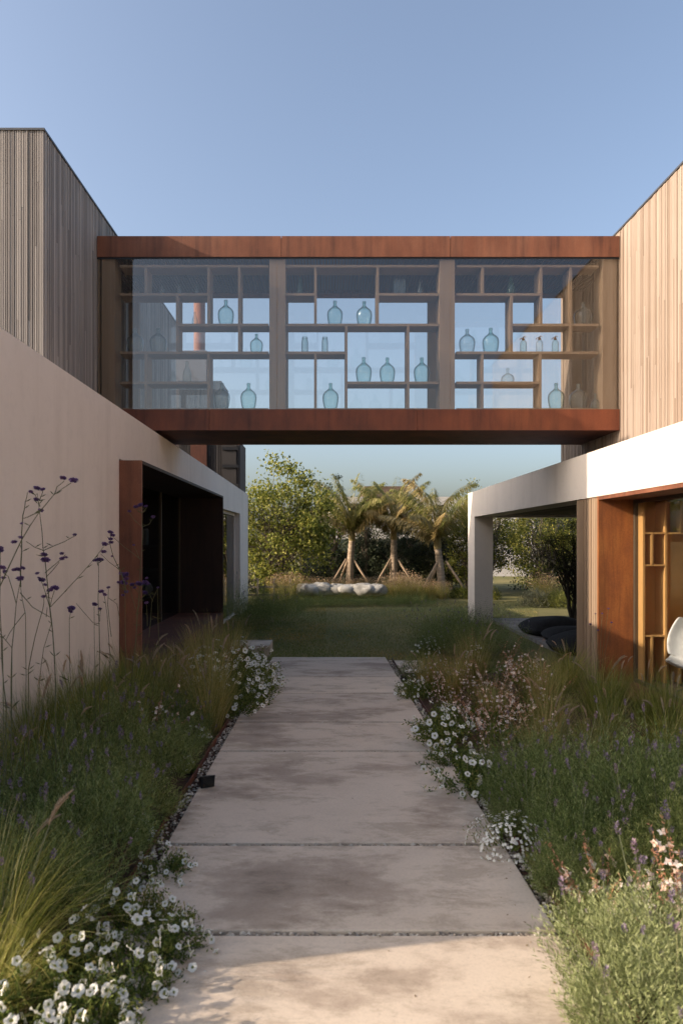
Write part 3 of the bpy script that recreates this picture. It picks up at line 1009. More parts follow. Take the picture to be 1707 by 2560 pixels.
def cushion(w, dpt, h, seed):
    rng = np.random.default_rng(seed)
    m = MB()
    nu, nv = 22, 22
    top, bot = [], []
    for i in range(nu + 1):
        for j in range(nv + 1):
            u, v = i / nu * 2 - 1, j / nv * 2 - 1
            e = max(0.0, (1 - abs(u) ** 2.6)) * max(0.0, (1 - abs(v) ** 2.6))
            pin = 1 - .10 * (abs(u) ** 2 * (1 - abs(v) ** 2) + abs(v) ** 2 * (1 - abs(u) ** 2)) * -1 - .05
            zz = h * e ** .5 + .02 * math.sin(5 * u + seed) * math.sin(4 * v + seed * 2) * e
            top.append((u * w * pin * .5, v * dpt * pin * .5, h * .35 + zz * .65))
            bot.append((u * w * pin * .5, v * dpt * pin * .5, h * .35 - min(h * .35, h * .5 * e ** .4)))
    n1 = (nu + 1) * (nv + 1)
    F = []
    for i in range(nu):
        for j in range(nv):
            a = i * (nv + 1) + j
            F.append((a, a + nv + 1, a + nv + 2, a + 1))
            F.append((n1 + a, n1 + a + 1, n1 + a + nv + 2, n1 + a + nv + 1))
    rim = [i * (nv + 1) for i in range(nu + 1)] + [nu * (nv + 1) + j for j in range(1, nv + 1)] + [i * (nv + 1) + nv for i in range(nu - 1, -1, -1)] + [j for j in range(nv - 1, 0, -1)]
    for a, b in zip(rim, rim[1:] + rim[:1]):
        F.append((a, b, n1 + b, n1 + a))
    m.add(top + bot, F)
    return m.mesh("floor_cushion", M['black_cloth'], True)


for (x, y, w, d, h, rz_, seed, lab) in ((4.95, 15.3, 1.35, 1.0, .38, 8, 1, "black floor cushion at the back of the porch deck"),
                                        (5.05, 14.2, 1.3, .95, .30, -6, 2, "black floor cushion in the middle of the three on the deck"),
                                        (4.75, 12.7, 1.35, 1.0, .40, 4, 3, "black floor cushion nearest the timber pier")):
    tag(put("floor_cushion", cushion(w, d, h, seed), None, (x, y, -.36), (0, 0, math.radians(rz_))), lab, "cushion", "black cushions on the porch deck")

# ------------------------------------------------------------------ the bridge
DB, DBB = 10.70, 12.33
br = thing("footbridge", "glazed corridor bridge with rusty steel fascias between the two houses", "bridge", (.5, 11.5, 3.335))
BX0, BX1 = LXW + .004, RXW - .004
ZT, ZG1, ZG0, ZB = 6.283, 5.968, 3.654, 3.335


def bx_at(px):
    return (px - VPX) * DB / FPX


seams_t = [BX0, bx_at(646 * K), bx_at(1034 * K), BX1]
seams_b = [BX0, bx_at(481 * K), bx_at(958 * K), BX1]
for k in range(3):
    part(br, "top_fascia_panel", boxmesh("top_fascia_panel", M['rust'], (seams_t[k] + .004, seams_t[k + 1] - .004, DB, DB + .03, ZG1, ZT)))
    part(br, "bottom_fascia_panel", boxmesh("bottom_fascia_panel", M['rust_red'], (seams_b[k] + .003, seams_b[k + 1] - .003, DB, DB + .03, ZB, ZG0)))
part(br, "rear_top_fascia", boxmesh("rear_top_fascia", M['rust'], (BX0, BX1, DBB - .03, DBB, ZG1 - .07, ZT)))
part(br, "rear_bottom_fascia", boxmesh("rear_bottom_fascia", M['rust'], (BX0, BX1, DBB - .03, DBB, ZB, ZG0)))
part(br, "roof_slab", boxmesh("roof_slab", M['coping'], (BX0, BX1, DB + .032, DBB - .032, ZG1 + .06, ZT - .02)))
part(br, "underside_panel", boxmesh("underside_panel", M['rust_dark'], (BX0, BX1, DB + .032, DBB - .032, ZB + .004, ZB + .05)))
part(br, "corridor_floor", boxmesh("corridor_floor", M['frame_wood'], (BX0, BX1, DB + .032, DBB - .032, ZG0 - .06, ZG0 - .01)))
cs = MB()
x = BX0 + .01
while x < BX1 - .04:
    cs.box(x, x + .03, DB + .034, DBB - .034, ZG1 + .005, ZG1 + .045)
    x += .048
part(br, "ceiling_slats", cs.mesh("ceiling_slats", M['ceiling_wood']))
part(br, "shadow_gap", boxmesh("shadow_gap", M['black_metal'], (BX0, BX1, DB + .012, DB + .028, ZG1 - .028, ZG1 - .002)))
gseam = [BX0, bx_at(200 + 1103 / 2.24), bx_at(850 + 576 / 2.0907), BX1]
for k in range(3):
    part(br, "glass_pane", boxmesh("glass_pane", M['glass'], (gseam[k] + .003, gseam[k + 1] - .003, DB + .010, DB + .018, ZG0 + .002, ZG1 - .03)))
for k in range(3):
    part(br, "rear_glass_pane", boxmesh("rear_glass_pane", M['glass'], (gseam[k] + .003, gseam[k + 1] - .003, DBB - .044, DBB - .036, ZG0 + .002, ZG1 - .075)))
for a, b in ((232, 262), (618, 655), (1010, 1045), (1385, 1420)):
    part(br, "timber_post", boxmesh("timber_post", M['frame_wood'], (bx_at(a * K), bx_at(b * K), DB + .045, DB + .40, ZG0 - .008, ZG1 + .003)))
    xa = (bx_at(a * K) + bx_at(b * K)) / 2
    part(br, "rear_post", boxmesh("rear_post", M['frame_wood'], (xa - .085, xa + .085, DBB - .17, DBB - .05, ZG0 - .008, ZG1 + .003)))
part(br, "end_lining", boxmesh("end_lining", M['frame_wood'], (BX1 - .03, BX1 - .002, DB + .045, DB + .5, ZG0 - .008, ZG1 + .003)))
part(br, "end_lining", boxmesh("end_lining", M['frame_wood'], (BX0 + .002, BX0 + .03, DB + .045, DB + .5, ZG0 - .008, ZG1 + .003)))

# shelving just behind the front glass; coordinates read from the photograph
SD0, SD1 = DB + .075, DB + .40
TH = .038


def sx(xd):
    return wx(xd, SD0)


def szz(yd):
    return wz(yd, SD0)


ZR = {'T': 607, 'A': 672, 'B': 742, 'C': 806, 'D': 875, 'E': 940}
ZS = {k: szz(v + 4) for k, v in ZR.items()}          # centre height of the board
ZS['E'] = ZG0 + .012
bays = [
    ((275, 617), [(335, 'T', 'A'), (479, 'T', 'B'), (549.5, 'T', 'C'), (407, 'A', 'C'), (335, 'C', 'E'), (479, 'C', 'E')],
     [('T', 275, 617), ('A', 275, 479), ('B', 407, 617), ('C', 275, 617), ('D', 275, 479), ('E', 275, 617)]),
    ((655, 1007), [(724, 'T', 'B'), (795, 'B', 'E'), (724, 'C', 'E'), (867, 'T', 'B'), (937, 'B', 'E')],
     [('T', 655, 1007), ('A', 655, 724), ('B', 655, 1007), ('C', 655, 795), ('A', 867, 1007), ('D', 795, 1007), ('E', 655, 1007)]),
    ((1047, 1374), [(1108, 'T', 'A'), (1242, 'T', 'B'), (1310, 'T', 'C'), (1174, 'A', 'C'), (1107, 'C', 'E'), (1240, 'C', 'E')],
     [('T', 1047, 1374), ('A', 1047, 1242), ('B', 1174, 1374), ('C', 1047, 1374), ('D', 1047, 1240), ('E', 1047, 1374)]),
]
bay_lab = ["left bay of the timber shelving inside the bridge", "middle bay of the timber shelving inside the bridge", "right bay of the timber shelving inside the bridge"]
for (xa, xb), ups, hs in bays:
    t = thing("display_shelving", bay_lab[bays.index(((xa, xb), ups, hs))], "shelving", ((sx(xa) + sx(xb)) / 2, SD0 + .17, ZG0), group="shelving bays in the bridge")
    for k, a, b in hs:
        part(t, "shelf_board", boxmesh("shelf_board", M['shelf_wood'], (sx(a) + .002, sx(b) - .002, SD0, SD1, ZS[k] - TH / 2, ZS[k] + TH / 2)))
    for xd, k1, k2 in ups:
        part(t, "divider", boxmesh("divider", M['shelf_wood'], (sx(xd) - TH / 2, sx(xd) + TH / 2, SD0 + .003, SD1 - .003, ZS[k2] + TH / 2 + .001, ZS[k1] - TH / 2 - .001)))
for xd in (262, 1374):
    pass

# --- the bottles
DEMI = [(0.02, .004), (.30, 0), (.36, .02), (.43, .15), (.475, .32), (.49, .46), (.46, .57), (.36, .66), (.22, .73), (.125, .79), (.10, .84), (.095, .92), (.12, .925), (.125, .955), (.12, .975), (.095, .985), (.09, 1.0), (.07, 1.0), (.075, .85), (.2, .715)]
SLIM = [(0.02, .004), (.38, 0), (.45, .03), (.46, .30), (.43, .45), (.32, .60), (.19, .72), (.15, .80), (.14, .90), (.19, .905), (.19, .95), (.15, .96), (.15, 1.0), (.11, 1.0)]
JAR = [(0.02, .004), (.42, 0), (.48, .04), (.49, .74), (.44, .82), (.38, .86), (.38, .90), (.44, .905), (.44, .95), (.40, .96), (.40, 1.0), (.34, 1.0), (.34, .88), (.42, .78), (.44, .06)]
ROUND = [(0.02, .004), (.30, 0), (.42, .05), (.49, .20), (.485, .34), (.42, .47), (.28, .57), (.13, .64), (.10, .70), (.095, .90), (.13, .905), (.13, .96), (.10, .97), (.095, 1.0), (.07, 1.0)]
SIPH = [(0.02, .004), (.42, 0), (.48, .03), (.48, .56), (.44, .66), (.28, .74), (.22, .78), (.20, .80)]


def bottle(xd, base, wpx, hpx, prof, mat, label, name="glass_bottle", cat="bottle"):
    d = SD0 + .15
    hgt = hpx * d / FPX
    wid = wpx * d / FPX
    z = ZS[base] + TH / 2 + .001
    if base == 'E':
        z = ZG0 + .037
    x = wx(xd, d)
    t = thing(name, label, cat, (x, d, z), (0, 0, R.uniform(0, 6)))
    b = MB()
    b.lathe([(r * wid, zz * hgt) for r, zz in prof], 28)
    put("body", b.mesh(name, mat, True), t)
    if prof is SIPH:
        b = MB()
        b.lathe([(.21 * wid, .79 * hgt), (.24 * wid, .80 * hgt), (.22 * wid, .86 * hgt), (.13 * wid, .88 * hgt), (.12 * wid, .95 * hgt), (.02 * wid, .96 * hgt)], 14)
        put("valve_head", b.mesh("valve_head", M['siphon_metal'], True), t, rot=(0, 0, 0))
        b = MB()
        b.tube([(0, 0, .90 * hgt), (.30 * wid, 0, .90 * hgt), (.48 * wid, 0, .86 * hgt), (.50 * wid, 0, .78 * hgt)], [.07 * wid, .06 * wid, .05 * wid, .04 * wid], 8)
        put("spout", b.mesh("spout", M['siphon_metal'], True), t)
        b = MB()
        b.tube([(.04 * wid, 0, .94 * hgt), (-.10 * wid, 0, 1.0 * hgt), (-.42 * wid, 0, .965 * hgt)], [.06 * wid, .06 * wid, .035 * wid], 8)
        put("lever", b.mesh("lever", M['siphon_metal'], True), t)
        t.rotation_euler = (0, 0, math.pi + R.uniform(-.25, .25))
    return t


T, C, G_ = M['teal'], M['clear'], M['green']
bottle(373, 'A', 18, 33, SLIM, C, "small clear bottle, leftmost of three on the top left shelf")
bottle(412, 'A', 17, 33, SLIM, C, "small clear bottle, middle of three on the top left shelf")
bottle(452, 'A', 14, 33, SLIM, C, "narrow clear bottle, rightmost of three on the top left shelf")
bottle(448, 'B', 16, 36, SLIM, C, "slim clear bottle in front of the rust column")
bottle(519, 'B', 41, 66, DEMI, T, "large teal demijohn alone on the upper shelf of the left bay")
bottle(311, 'C', 43, 64, DEMI, C, "clear demijohn at the far left end of the left bay")
bottle(364, 'C', 43, 64, DEMI, C, "clear demijohn second from the left end of the left bay")
bottle(589, 'C', 33, 50, DEMI, T, "small teal demijohn on the middle shelf beside the left post")
bottle(430, 'D', 23, 56, SLIM, C, "tall clear bottle on the lower shelf of the left bay")
bottle(510, 'E', 41, 66, DEMI, C, "clear mottled demijohn on the floor of the left bay, left of a pair")
bottle(571, 'E', 41, 66, DEMI, T, "pale teal demijohn on the floor of the left bay beside the post")
bottle(689, 'A', 18, 48, SLIM, G_, "green bottle on the top shelf of the middle bay")
bottle(769, 'B', 40, 64, DEMI, T, "teal demijohn, left of the pair on the upper shelf of the middle bay")
bottle(836, 'B', 40, 63, DEMI, T, "teal demijohn, right of the pair on the upper shelf of the middle bay")
bottle(700, 'C', 17, 42, JAR, C, "tall clear preserving jar, left of the pair in the middle bay", "glass_jar", "jar")
bottle(746, 'C', 16, 42, JAR, C, "tall clear preserving jar, right of the pair in the middle bay", "glass_jar", "jar")
bottle(759, 'E', 41, 66, DEMI, T, "pale demijohn alone on the floor of the middle bay")
bottle(964, 'A', 16, 38, SLIM, C, "small clear bottle beside the square jar on the top shelf")
bottle(835, 'D', 41, 66, DEMI, T, "teal demijohn, first of three on the lower shelf of the middle bay")
bottle(889, 'D', 40, 65, DEMI, T, "teal demijohn, second of three on the lower shelf of the middle bay")
bottle(968, 'D', 41, 65, DEMI, T, "teal demijohn, third of three on the lower shelf beside the right post")
bottle(1172, 'A', 24, 48, SLIM, G_, "green bottle on the top shelf of the right bay")
bottle(1072, 'C', 41, 62, DEMI, C, "clear demijohn, left of the pair beside the right post")
bottle(1126, 'C', 42, 65, DEMI, T, "teal demijohn, right of the pair beside the right post")
bottle(1201, 'C', 17, 44, SIPH, T, "soda siphon, leftmost of three in the right bay", "soda_siphon", "siphon")
bottle(1238, 'C', 17, 45, SIPH, C, "soda siphon, middle of three in the right bay", "soda_siphon", "siphon")
bottle(1274, 'C', 17, 45, SIPH, T, "soda siphon, rightmost of three in the right bay", "soda_siphon", "siphon")
bottle(1165, 'D', 33, 39, ROUND, C, "small round flask on the lower shelf of the right bay", "glass_flask", "flask")
bottle(1338, 'B', 46, 60, DEMI, C, "clear demijohn at the upper right end of the right bay")
bottle(1276, 'E', 41, 66, DEMI, T, "teal demijohn on the floor of the right bay")
bottle(1327, 'E', 45, 64, DEMI, C, "clear demijohn on the floor near the right end of the bridge")
bottle(1366, 'E', 22, 40, ROUND, C, "small flask on the floor at the right end of the bridge", "glass_flask", "flask")
# the square glass jar
t = thing("square_jar", "square glass jar on the top shelf of the middle bay", "jar", (wx(916, SD0 + .15), SD0 + .15, ZS['A'] + TH / 2 + .001))
m = MB()
w_, h_ = .092, .245
for z0, z1, s in ((0, .012, 1), (.012, h_, 1)):
    pass
prof = [(0.0, .003), (1, 0), (1, .94), (.8, .96), (.8, 1.0), (.7, 1.0)]
vs, fs = [], []
for r, z in prof:
    for sx_, sy_ in ((1, 1), (-1, 1), (-1, -1), (1, -1)):
        vs.append((sx_ * r * w_, sy_ * r * w_ * .8, z * h_))
for i in range(len(prof) - 1):
    for k in range(4):
        fs.append((i * 4 + k, i * 4 + (k + 1) % 4, (i + 1) * 4 + (k + 1) % 4, (i + 1) * 4 + k))
m.add(vs, fs)
put("body", m.mesh("square_jar", M['clear']), t)


# ------------------------------------------------------------------ planting
def template_lavender(seed, Rr=.30, H=.42, shoots=980, spikes=16, mat='lav'):
    rng = np.random.default_rng(seed)
    m = MB()
    a = rng.random(shoots) * 6.283
    rr = np.sqrt(rng.random(shoots))
    base = np.stack([np.cos(a) * rr * Rr * .45, np.sin(a) * rr * Rr * .45, np.zeros(shoots)], 1)
    lump = 1 + .16 * np.sin(3 * a + seed) + .10 * np.sin(7 * a + 2 * seed)
    th = rr * 1.25
    tipH = H * np.cos(th * .9) * rng.uniform(.78, 1.08, shoots) * lump
    tip = np.stack([np.cos(a) * np.sin(th) * Rr * 1.02 * lump, np.sin(a) * np.sin(th) * Rr * 1.02 * lump, np.maximum(tipH, .05)], 1)
    tip += rng.normal(size=tip.shape) * .018
    nl = 15
    Ps, Ds, Ss, Ls = [], [], [], []
    ax = unit(tip - base)
    for k in range(nl):
        t = .38 + .62 * (k + 1) / nl
        p = base + (tip - base) * t
        side = perp(ax, rng)
        d = unit(ax * rng.uniform(.7, 1.3, (shoots, 1)) + side * .8)
        Ps.append(p)
        Ds.append(d)
        Ss.append(unit(np.cross(d, perp(d, rng))))
        Ls.append(rng.uniform(.017, .034, shoots) * (1.1 - .35 * t))
    m.leaves(np.concatenate(Ps), np.concatenate(Ds), np.concatenate(Ss), np.concatenate(Ls), .0033)
    fol = m.mesh("foliage", M[mat])
    parts = [("foliage", fol, (0, 0, 0), (0, 0, 0), 1)]
    for k in range(spikes):
        i = rng.integers(shoots)
        p = tip[i] * .9
        parts.append(("flower_spike", SPIKES[rng.integers(len(SPIKES))], tuple(p), (rng.normal() * .18, rng.normal() * .18 + .06, rng.random() * 6), rng.uniform(.7, 1.15)))
    return parts


def spike_mesh(seed):
    rng = np.random.default_rng(seed)
    m = MB()
    L = .13 + .05 * rng.random()
    pts = [(0, 0, -.05), (.004, .002, L * .5), (.002 + .012 * rng.random(), .004, L)]
    m.tube(pts, [.0013, .0012, .001], 3, 0, False)
    top = Vector(pts[-1])
    n = 42
    z = rng.random(n)
    a = rng.random(n) * 6.283
    r = .0055 * np.sin(np.pi * (.12 + .8 * z))
    P = np.stack([top.x + np.cos(a) * r, top.y + np.sin(a) * r, top.z - .004 + z * .036], 1)
    D = unit(np.stack([np.cos(a), np.sin(a), np.full(n, 1.1)], 1))
    S = np.stack([-np.sin(a), np.cos(a), np.zeros(n)], 1)
    m.leaves(P, D, S, .009, .0055, 1)
    return m.mesh("flower_spike", [M['lav_stem'], M['lav_head']])


SPIKES = [spike_mesh(s) for s in range(4)]


def plume_mesh(seed, L=.12):
    rng = np.random.default_rng(seed)
    m = MB()
    pts = [(0, 0, -.35), (.01, 0, -.1), (.02, 0, .0)]
    curve = [Vector((.02 + .05 * t * t, 0, L * t)) for t in np.linspace(0, 1, 6)]
    m.tube(pts + [tuple(c) for c in curve[1:]], [.0014] * 2 + [.0012] * 6, 3, 0, False)
    n = 420
    t = rng.random(n)
    a = rng.random(n) * 6.283
    P = np.stack([.02 + .05 * t * t, np.zeros(n), L * t], 1)
    D = unit(np.stack([np.cos(a), np.sin(a), np.full(n, 1.5)], 1))
    S = np.stack([-np.sin(a), np.cos(a), np.zeros(n)], 1)
    Ln = .018 * np.sin(np.pi * (.15 + .78 * t)) + .004
    m.leaves(P, D, S, Ln, .0016, 1)
    return m.mesh("seed_plume", [M['lav_stem'], M['plume']])


PLUMES = [plume_mesh(s, .10 + .02 * s) for s in range(3)]


def template_grass(seed, n=420, L=.62, spread=.10, lean=(.05, .55), bend=(.2, 1.3), mat='grass_green', plumes=3, W=.0036, wind=0.0):
    rng = np.random.default_rng(seed)
    m = MB()
    a = rng.random(n) * 6.283
    rr = np.sqrt(rng.random(n)) * spread
    P = np.stack([np.cos(a) * rr, np.sin(a) * rr, np.zeros(n)], 1)
    az = a + rng.normal(size=n) * .6
    m.blades(P, az, L * rng.uniform(.55, 1.12, n), rng.uniform(*lean, n), rng.uniform(*bend, n), np.full(n, W) * rng.uniform(.7, 1.25, n), seg=6)
    parts = [("foliage", m.mesh("foliage", M[mat]), (0, 0, 0), (0, 0, 0), 1)]
    for k in range(plumes):
        aa = rng.random() * 6.283
        r = L * rng.uniform(.12, .34)
        parts.append(("seed_plume", PLUMES[k % 3], (math.cos(aa) * r, math.sin(aa) * r, L * rng.uniform(.72, .95)), (0, rng.uniform(.15, .6), aa), rng.uniform(.9, 1.3)))
    return parts


def petal_mesh(seed, rad=.024):
    """five-lobed trumpet flower facing +Z"""
    rng = np.random.default_rng(seed)
    m = MB()
    n = 20
    rings = [(.10, -.95), (.13, -.35), (.30, .05), (.70, .16), (1.0, .10)]
    vs, fs, mi = [], [], []
    for i, (r, z) in enumerate(rings):
        for k in range(n):
            t = 2 * math.pi * k / n
            lob = 1.0
            wav = 0
            if i >= 3:
                lob = .86 + .16 * abs(math.cos(2.5 * t)) ** .7
                wav = .07 * math.sin(5 * t + seed) + .06 * rng.normal()
            if i == 4:
                wav *= 2
            vs.append((rad * r * lob * math.cos(t), rad * r * lob * math.sin(t), rad * (z + wav)))
    for i in range(len(rings) - 1):
        for k in range(n):
            k2 = (k + 1) % n
            fs.append((i * n + k, i * n + k2, (i + 1) * n + k2, (i + 1) * n + k))
            mi.append(1 if i < 2 else 0)
    m.add(vs, fs)
    m.mi = mi
    m.add([(0, 0, -rad * .3)] + [(rad * .13 * math.cos(6.283 * k / 8), rad * .13 * math.sin(6.283 * k / 8), -rad * .3) for k in range(8)], [(0, 1 + k, 1 + (k + 1) % 8) for k in range(8)], 1)
    return m.mesh("flower", [M['petal'], M['throat']], True)


FLOWERS = [petal_mesh(s) for s in range(4)]


def template_petunia(seed, Rr=.26, H=.24, leaves=1500, flowers=20, fs=1.0, spill=0.0, face=(0, -.25, .45)):
    rng = np.random.default_rng(seed)
    m = MB()
    nst = 46
    ends = []
    for k in range(nst):
        a = rng.random() * 6.283
        r = Rr * math.sqrt(rng.random()) * 1.05
        h = H * max(.12, math.cos(r / Rr * 1.3)) * rng.uniform(.75, 1.1)
        e = np.array([math.cos(a) * r, math.sin(a) * r, h])
        ends.append(e)
        m.tube([(e[0] * .15, e[1] * .15, 0), (e[0] * .6, e[1] * .6, h * .75), tuple(e)], [.0028, .0022, .0014], 4, 0, False)
    ends = np.array(ends)
    idx = rng.integers(nst, size=leaves)
    t = rng.uniform(.25, 1.05, leaves)[:, None]
    P = ends[idx] * np.concatenate([t ** .8, t ** .8, t], 1) + rng.normal(size=(leaves, 3)) * .012
    P[:, 2] = np.maximum(P[:, 2], .01)
    D = rand_dirs(leaves, rng, .5)
    m.leaves(P, D, perp(D, rng), rng.uniform(.014, .032, leaves), rng.uniform(.007, .013, leaves), 0, .15)
    parts = [("foliage", m.mesh("foliage", M['pet_leaf']), (0, 0, 0), (0, 0, 0), 1)]
    tops = ends[np.argsort(-(ends[:, 2] * 1.2 + np.linalg.norm(ends[:, :2], axis=1) * .7 - ends[:, 1] * .5))]
    for k in range(flowers):
        e = tops[k % min(nst, 34)] * rng.uniform(.9, 1.1)
        f = Vector((e[0] * 2.2, e[1] * 2.2, e[2] * .5)) * 1.4 + Vector(face) * .8 + Vector(rng.normal(size=3) * .62)
        q = f.to_track_quat('Z', 'Y').to_euler()
        parts.append(("flower", FLOWERS[rng.integers(4)], (e[0] * 1.06, e[1] * 1.06, e[2] + .018 * fs), tuple(q), fs * rng.uniform(.68, 1.15)))
    return parts


def template_gaura(seed, stems=13, L=.62, buds=True, flower=.010, spread=.07, wind=(.25, -.05)):
    rng = np.random.default_rng(seed)
    m = MB()
    n = 260
    a = rng.random(n) * 6.283
    r = np.sqrt(rng.random(n)) * .16
    P = np.stack([np.cos(a) * r, np.sin(a) * r, rng.uniform(.02, .22, n)], 1)
    D = rand_dirs(n, rng, .7)
    m.leaves(P, D, perp(D, rng), rng.uniform(.03, .06, n), .008)
    parts = [("foliage", m.mesh("foliage", M['pet_leaf']), (0, 0, 0), (0, 0, 0), 1)]
    for k in range(stems):
        s = MB()
        a = rng.random() * 6.283
        l = L * rng.uniform(.7, 1.15)
        ln = rng.uniform(.15, .75)
        b = rng.uniform(.1, .5)
        pts, p = [], Vector((math.cos(a) * spread * rng.random(), math.sin(a) * spread * rng.random(), 0))
        for i in range(9):
            pts.append(p.copy())
            an = ln + b * (i / 8) ** 1.5
            p = p + Vector((math.cos(a) * math.sin(an) + wind[0] * .4, math.sin(a) * math.sin(an) + wind[1] * .4, math.cos(an))).normalized() * (l / 8)
        s.tube(pts, np.linspace(.0022, .0009, 9), 3, 0, False)
        nb = 22
        tt = rng.uniform(.45, 1.0, nb)
        PP = np.array([tuple(pts[min(int(t * 8), 7)].lerp(pts[min(int(t * 8) + 1, 8)], t * 8 - int(t * 8))) for t in tt])
        DD = rand_dirs(nb, rng, .9)
        SS = perp(DD, rng)
        s.leaves(PP, DD, SS, .017, .0065, 1)
        s.leaves(PP, DD, unit(np.cross(DD, SS)), .017, .0065, 1)
        nf = 5
        for t in rng.uniform(.4, .85, nf):
            i = min(int(t * 8), 7)
            c = np.array(pts[i].lerp(pts[i + 1], t * 8 - i)) + rng.normal(size=3) * .012
            fd = unit(rng.normal(size=3) + np.array([0, -.8, .3]))
            u = unit(np.cross(fd, rng.normal(size=3)))
            v = np.cross(fd, u)
            DDf = np.array([unit(u * math.cos(w) + v * math.sin(w) + fd * .25) for w in (0, 1.3, 2.6, 4.2)])
            s.leaves(np.repeat(c[None], 4, 0), DDf, unit(np.cross(DDf, np.repeat(fd[None], 4, 0))), flower * 1.9, flower * 1.5, 2)
        parts.append(("flower_stem", s.mesh("flower_stem", [M['gaura_stem'], M['gaura_bud'], M['gaura_flower']]), (0, 0, 0), (0, 0, 0), 1))
    return parts


def template_mound(seed, Rr=.4, H=.35, n=2600, mat='gold_leaf', leaf=(.02, .05), w=.007, up=.6, flowers=0):
    """a rounded shrub of small leaves"""
    rng = np.random.default_rng(seed)
    m = MB()
    d = rand_dirs(n, rng, .15)
    d[:, 2] = np.abs(d[:, 2])
    az = np.arctan2(d[:, 1], d[:, 0])
    lump = 1 + .14 * np.sin(4 * az + seed) + .10 * np.sin(9 * az + d[:, 2] * 5 + seed * 3)
    r = rng.uniform(.45, 1.0, n) ** .6 * lump
    P = d * r[:, None] * np.array([Rr, Rr, H])
    D = unit(d + rng.normal(size=(n, 3)) * .5 + np.array([0, 0, up]))
    m.leaves(P, D, perp(D, rng), rng.uniform(*leaf, n), w)
    st = 8
    for k in range(st):
        a = k / st * 6.283
        m.tube([(0, 0, -.02), (math.cos(a) * Rr * .5, math.sin(a) * Rr * .5, H * .6)], [.006, .003], 4, 0, False)
    if flowers:
        fd = d[:flowers]
        FP = fd * (lump[:flowers, None] * 1.03) * np.array([Rr, Rr, H])
        for c, dd in zip(FP, fd):
            u = unit(np.cross(dd, rng.normal(size=3)))
            v = np.cross(dd, u)
            Df = np.array([unit(u * math.cos(w_) + v * math.sin(w_) + dd * .3) for w_ in (0, 1.57, 3.14, 4.71)])
            m.leaves(np.repeat(c[None], 4, 0), Df, unit(np.cross(Df, np.repeat(dd[None], 4, 0))), .011, .010, 1)
    return [("foliage", m.mesh("foliage", [M[mat], M['petal']]), (0, 0, 0), (0, 0, 0), 1)]


def plant(name, tpl, x, y, label, cat, group=None, sc=1.0, rz=None, z=None, parts=True):
    zz = z if z is not None else (path_z(y) - .055 if y < 12 else LAWN_Z)
    rot = (0, 0, R.uniform(0, 6.28) if rz is None else rz)
    if len(tpl) == 1:
        o = put(name, tpl[0][1], None, (x, y, zz), rot, sc)
        return tag(o, label, cat, group)
    t = thing(name, label, cat, (x, y, zz), rot, sc, group)
    if name in ("lavender_bush", "grass_tuft") and group:
        t.scale = (sc, sc, sc * R.uniform(.82, 1.28))
    for nm, me, l, r, s in (tpl if parts else tpl[:1]):
        put(nm, me, t, l, r, s)
    return t


LAV = [template_lavender(20 + s, spikes=14 + 2 * s) for s in range(4)]
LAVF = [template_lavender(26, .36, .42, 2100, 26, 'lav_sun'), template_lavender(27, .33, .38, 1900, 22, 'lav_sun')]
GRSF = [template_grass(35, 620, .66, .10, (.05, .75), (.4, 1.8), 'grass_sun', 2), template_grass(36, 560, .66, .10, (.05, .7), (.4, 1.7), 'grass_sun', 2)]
GRS = [template_grass(30, 520, .62, .09, (.05, .6), (.3, 1.5), 'grass_green', 3),
       template_grass(31, 480, .70, .10, (.02, .5), (.2, 1.1), 'grass_green', 4),
       template_grass(32, 420, .58, .09, (.05, .55), (.2, 1.3), 'grass_green', 2)]
DRY = [template_grass(40, 460, .66, .09, (.02, .42), (.15, .9), 'grass_dry', 3, .0028),
       template_grass(41, 420, .60, .08, (.02, .5), (.15, 1.0), 'grass_dry', 2, .0028)]
PET = [template_petunia(50, .25, .26, 1900, 24, 1.0), template_petunia(51, .23, .22, 1700, 24, 1.0), template_petunia(52, .27, .30, 2100, 26, 1.0)]
PETF = [template_petunia(55, .30, .40, 1800, 26, 1.0), template_petunia(56, .28, .34, 1500, 24, 1.0)]
GAU = [template_gaura(60), template_gaura(61, 11, .56), template_gaura(62, 15, .7)]

gl, gr_ = "lavender bushes in the left bed", "lavender bushes in the right bed"
llab = ["front row of the left bed by the white petunias", "left bed just behind the front petunias"]
lav_left = [(-1.30, 3.25), (-1.72, 3.55), (-1.24, 3.85), (-1.66, 4.15), (-2.15, 4.1), (-1.26, 4.55), (-1.72, 4.85), (-2.2, 4.8), (-1.30, 5.3), (-1.75, 5.6), (-1.32, 6.1), (-1.75, 6.6), (-1.35, 6.9), (-1.5, 7.6)]
for i, (x, y) in enumerate(lav_left):
    plant("lavender_bush", LAV[i % 4], x, y, "grey green lavender bush with few spikes in the shaded left bed", "lavender", gl, R.uniform(.95, 1.25))
lav_right = [(1.52, 3.45), (1.95, 3.6), (1.42, 3.95), (1.85, 4.15), (2.3, 4.2), (1.45, 4.5), (1.95, 4.75), (2.45, 4.9), (1.6, 5.15), (2.85, 5.2), (2.3, 3.1), (2.75, 3.7), (2.75, 4.5), (3.3, 4.4), (3.4, 5.3), (2.1, 2.55)]
for i, (x, y) in enumerate(lav_right):
    plant("lavender_bush", LAV[(i + 1) % 4], x, y, "green lavender bush with pale stalks in the shaded right bed", "lavender", gr_, R.uniform(1.0, 1.3))
for i, (x, y, sc_) in enumerate([(1.21, 3.55, .75), (1.19, 4.42, .62), (1.22, 4.75, .7), (1.24, 5.4, .6), (1.2, 3.15, .62)]):
    plant("lavender_bush", LAV[i % 4], x, y, "small lavender bush at the right path edge near the white alyssum", "lavender", "small lavenders at the right path edge", sc_)
plant("lavender_bush", LAVF[0], 1.17, 2.42, "large sunlit lavender bush leaning over the path at bottom right", "lavender", None, 1.18)
